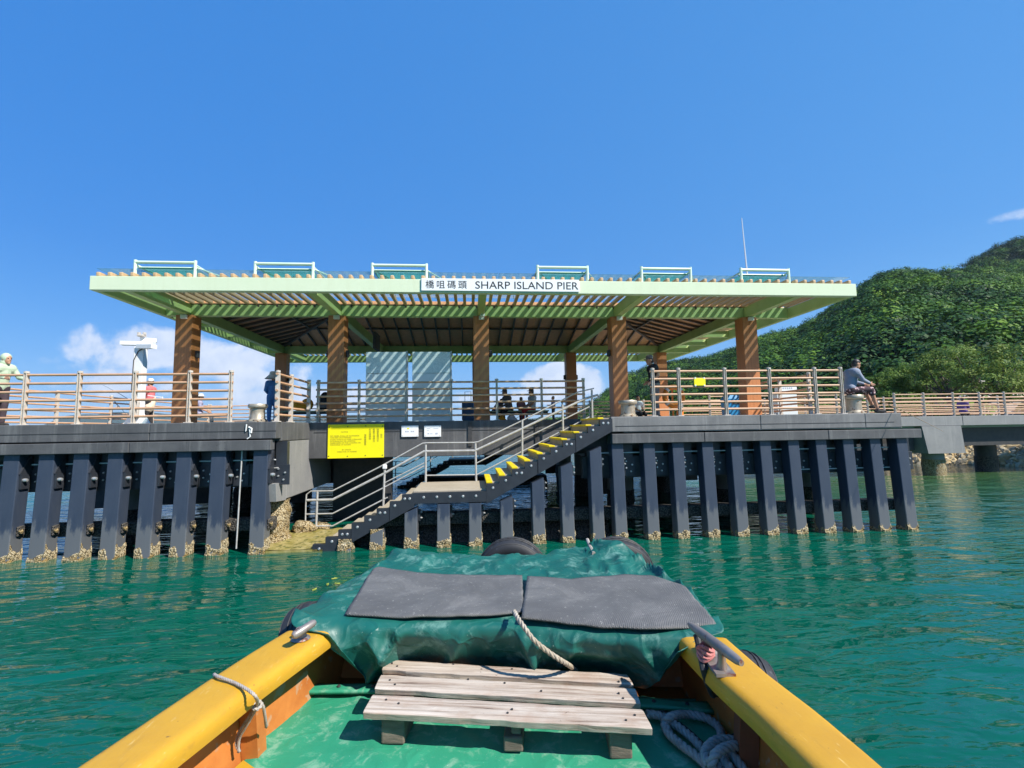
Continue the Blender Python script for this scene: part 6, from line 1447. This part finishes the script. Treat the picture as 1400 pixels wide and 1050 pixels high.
# ---- ropes
def smooth_path(pts, n):
    P = [Vector(p) for p in pts]; out = []
    for i in range(len(P)-1):
        a, b, c, d = P[max(i-1, 0)], P[i], P[i+1], P[min(i+2, len(P)-1)]
        for k in range(n):
            t = k/n; out.append(.5*((2*b)+(c-a)*t+(2*a-5*b+4*c-d)*t*t+(3*b-3*c+d-a)*t**3))
    out.append(P[-1]); return out
def rope(paths, r, mt, label, strands=3, pitch=.09):
    m = MB()
    for pts in paths:
        C_ = smooth_path(pts, 10); L = 0; prev = None; tr = [[] for _ in range(strands)]
        a = None
        # resample evenly so that the lay of the strands is even
        seg = [0]
        for i in range(1, len(C_)): seg.append(seg[-1]+(C_[i]-C_[i-1]).length)
        n = max(8, int(seg[-1]/.012)); xs = np.linspace(0, seg[-1], n)
        Q = [Vector((np.interp(x, seg, [c.x for c in C_]), np.interp(x, seg, [c.y for c in C_]), np.interp(x, seg, [c.z for c in C_]))) for x in xs]
        for i, q in enumerate(Q):
            d = (Q[min(i+1, n-1)]-Q[max(i-1, 0)]).normalized()
            if a is None: a = d.cross(Vector((0, 0, 1))); a = a if a.length > .1 else Vector((1, 0, 0))
            a = (a-d*a.dot(d)).normalized(); b = d.cross(a)
            for k in range(strands):
                th = 2*PI*(xs[i]/pitch+k/strands); tr[k].append(q+(a*math.cos(th)+b*math.sin(th))*r*.5)
        for k in range(strands): m.tube(tr[k], r*.56, 6)
    o = m.build('rope', mt, base=tuple(paths[0][0]), smooth=False); o.data.polygons.foreach_set('use_smooth', [True]*len(o.data.polygons)); return tag(o, label, 'rope', 'ropes on the boat')
Z = lambda x, y, z: tuple(atZ(x, y, z))
rope([[Z(703, 836, 1.455), Z(708, 845, 1.455), Z(717, 858, 1.43), Z(730, 875, 1.385), Z(748, 890, 1.33), Z(764, 901, 1.285), Z(777, 909, 1.22), Z(788, 917, 1.10)]], .0135, 'rope', 'tan rope hanging from between the two mats down to the pallet')
rope([[Z(884, 976, 1.03), Z(903, 979, 1.03), Z(922, 990, 1.03), Z(945, 1008, 1.03), Z(962, 1026, 1.03), Z(985, 1052, 1.03), Z(1000, 1080, 1.03)],
      [Z(915, 1000, 1.03), Z(908, 990, 1.03), Z(917, 980, 1.06), Z(940, 977, 1.03), Z(966, 982, 1.03), Z(984, 996, 1.03), Z(985, 1014, 1.06), Z(972, 1022, 1.07), Z(965, 1036, 1.06), Z(970, 1058, 1.03)],
      [Z(908, 990, 1.03), Z(915, 1004, 1.03), Z(935, 1021, 1.03), Z(955, 1036, 1.03), Z(975, 1056, 1.03)],
      [Z(968, 1044, 1.07), Z(964, 1028, 1.07), Z(976, 1014, 1.08), Z(1000, 1012, 1.08), Z(1020, 1024, 1.06), Z(1040, 1040, 1.04), Z(1075, 1052, 1.03)],
      [Z(972, 1050, 1.06), Z(978, 1032, 1.1), Z(1000, 1020, 1.1), Z(1030, 1022, 1.06), Z(1058, 1034, 1.04), Z(1078, 1050, 1.03)],
      [Z(1000, 1052, 1.05), Z(990, 1038, 1.05), Z(996, 1026, 1.06), Z(1008, 1040, 1.05), Z(1020, 1056, 1.03)]], .021, 'ropegrey', 'thick grey rope in loose loops on the canvas at the lower right')
g1, g2 = Vector(Z(293, 922, GZ-.02)), Vector(Z(296, 924, GZ+.016))
rope([[tuple(g1), tuple(g2), Z(322, 934, GZ+.014), Z(340, 944, GZ+.012), Z(349, 952, GZ-.0), Z(352, 960, GZ-.06), Z(350, 968, GZ-.11)],
      [Z(350, 962, GZ-.10), Z(358, 963, GZ-.10), Z(361, 972, GZ-.14), Z(363, 985, GZ-.2), Z(364, 994, GZ-.25)],
      [Z(350, 964, GZ-.10), Z(340, 980, GZ-.17), Z(326, 1002, GZ-.25), Z(323, 1018, GZ-.3), Z(328, 1028, GZ-.33)],
      [Z(352, 966, GZ-.10), Z(338, 990, GZ-.19), Z(327, 1010, GZ-.27), Z(326, 1028, GZ-.33)],
      [Z(344, 966, GZ-.085), Z(352, 958, GZ-.075), Z(358, 962, GZ-.09), Z(352, 970, GZ-.1), Z(344, 967, GZ-.09)]], .0075, 'cord', 'thin pale cord tied round the left gunwale with loose hanging ends', pitch=.05)
m = MB(); pts = smooth_path([Z(893, 978, 1.02), Z(905, 972, 1.02), Z(925, 985, 1.02), Z(945, 1000, 1.02), Z(962, 1016, 1.02)], 8); m.tube(pts, .004, 5); tag(m.build('cord', 'tyre', base=tuple(pts[0])), 'thin black cord lying between the grey rope loops', 'cord')
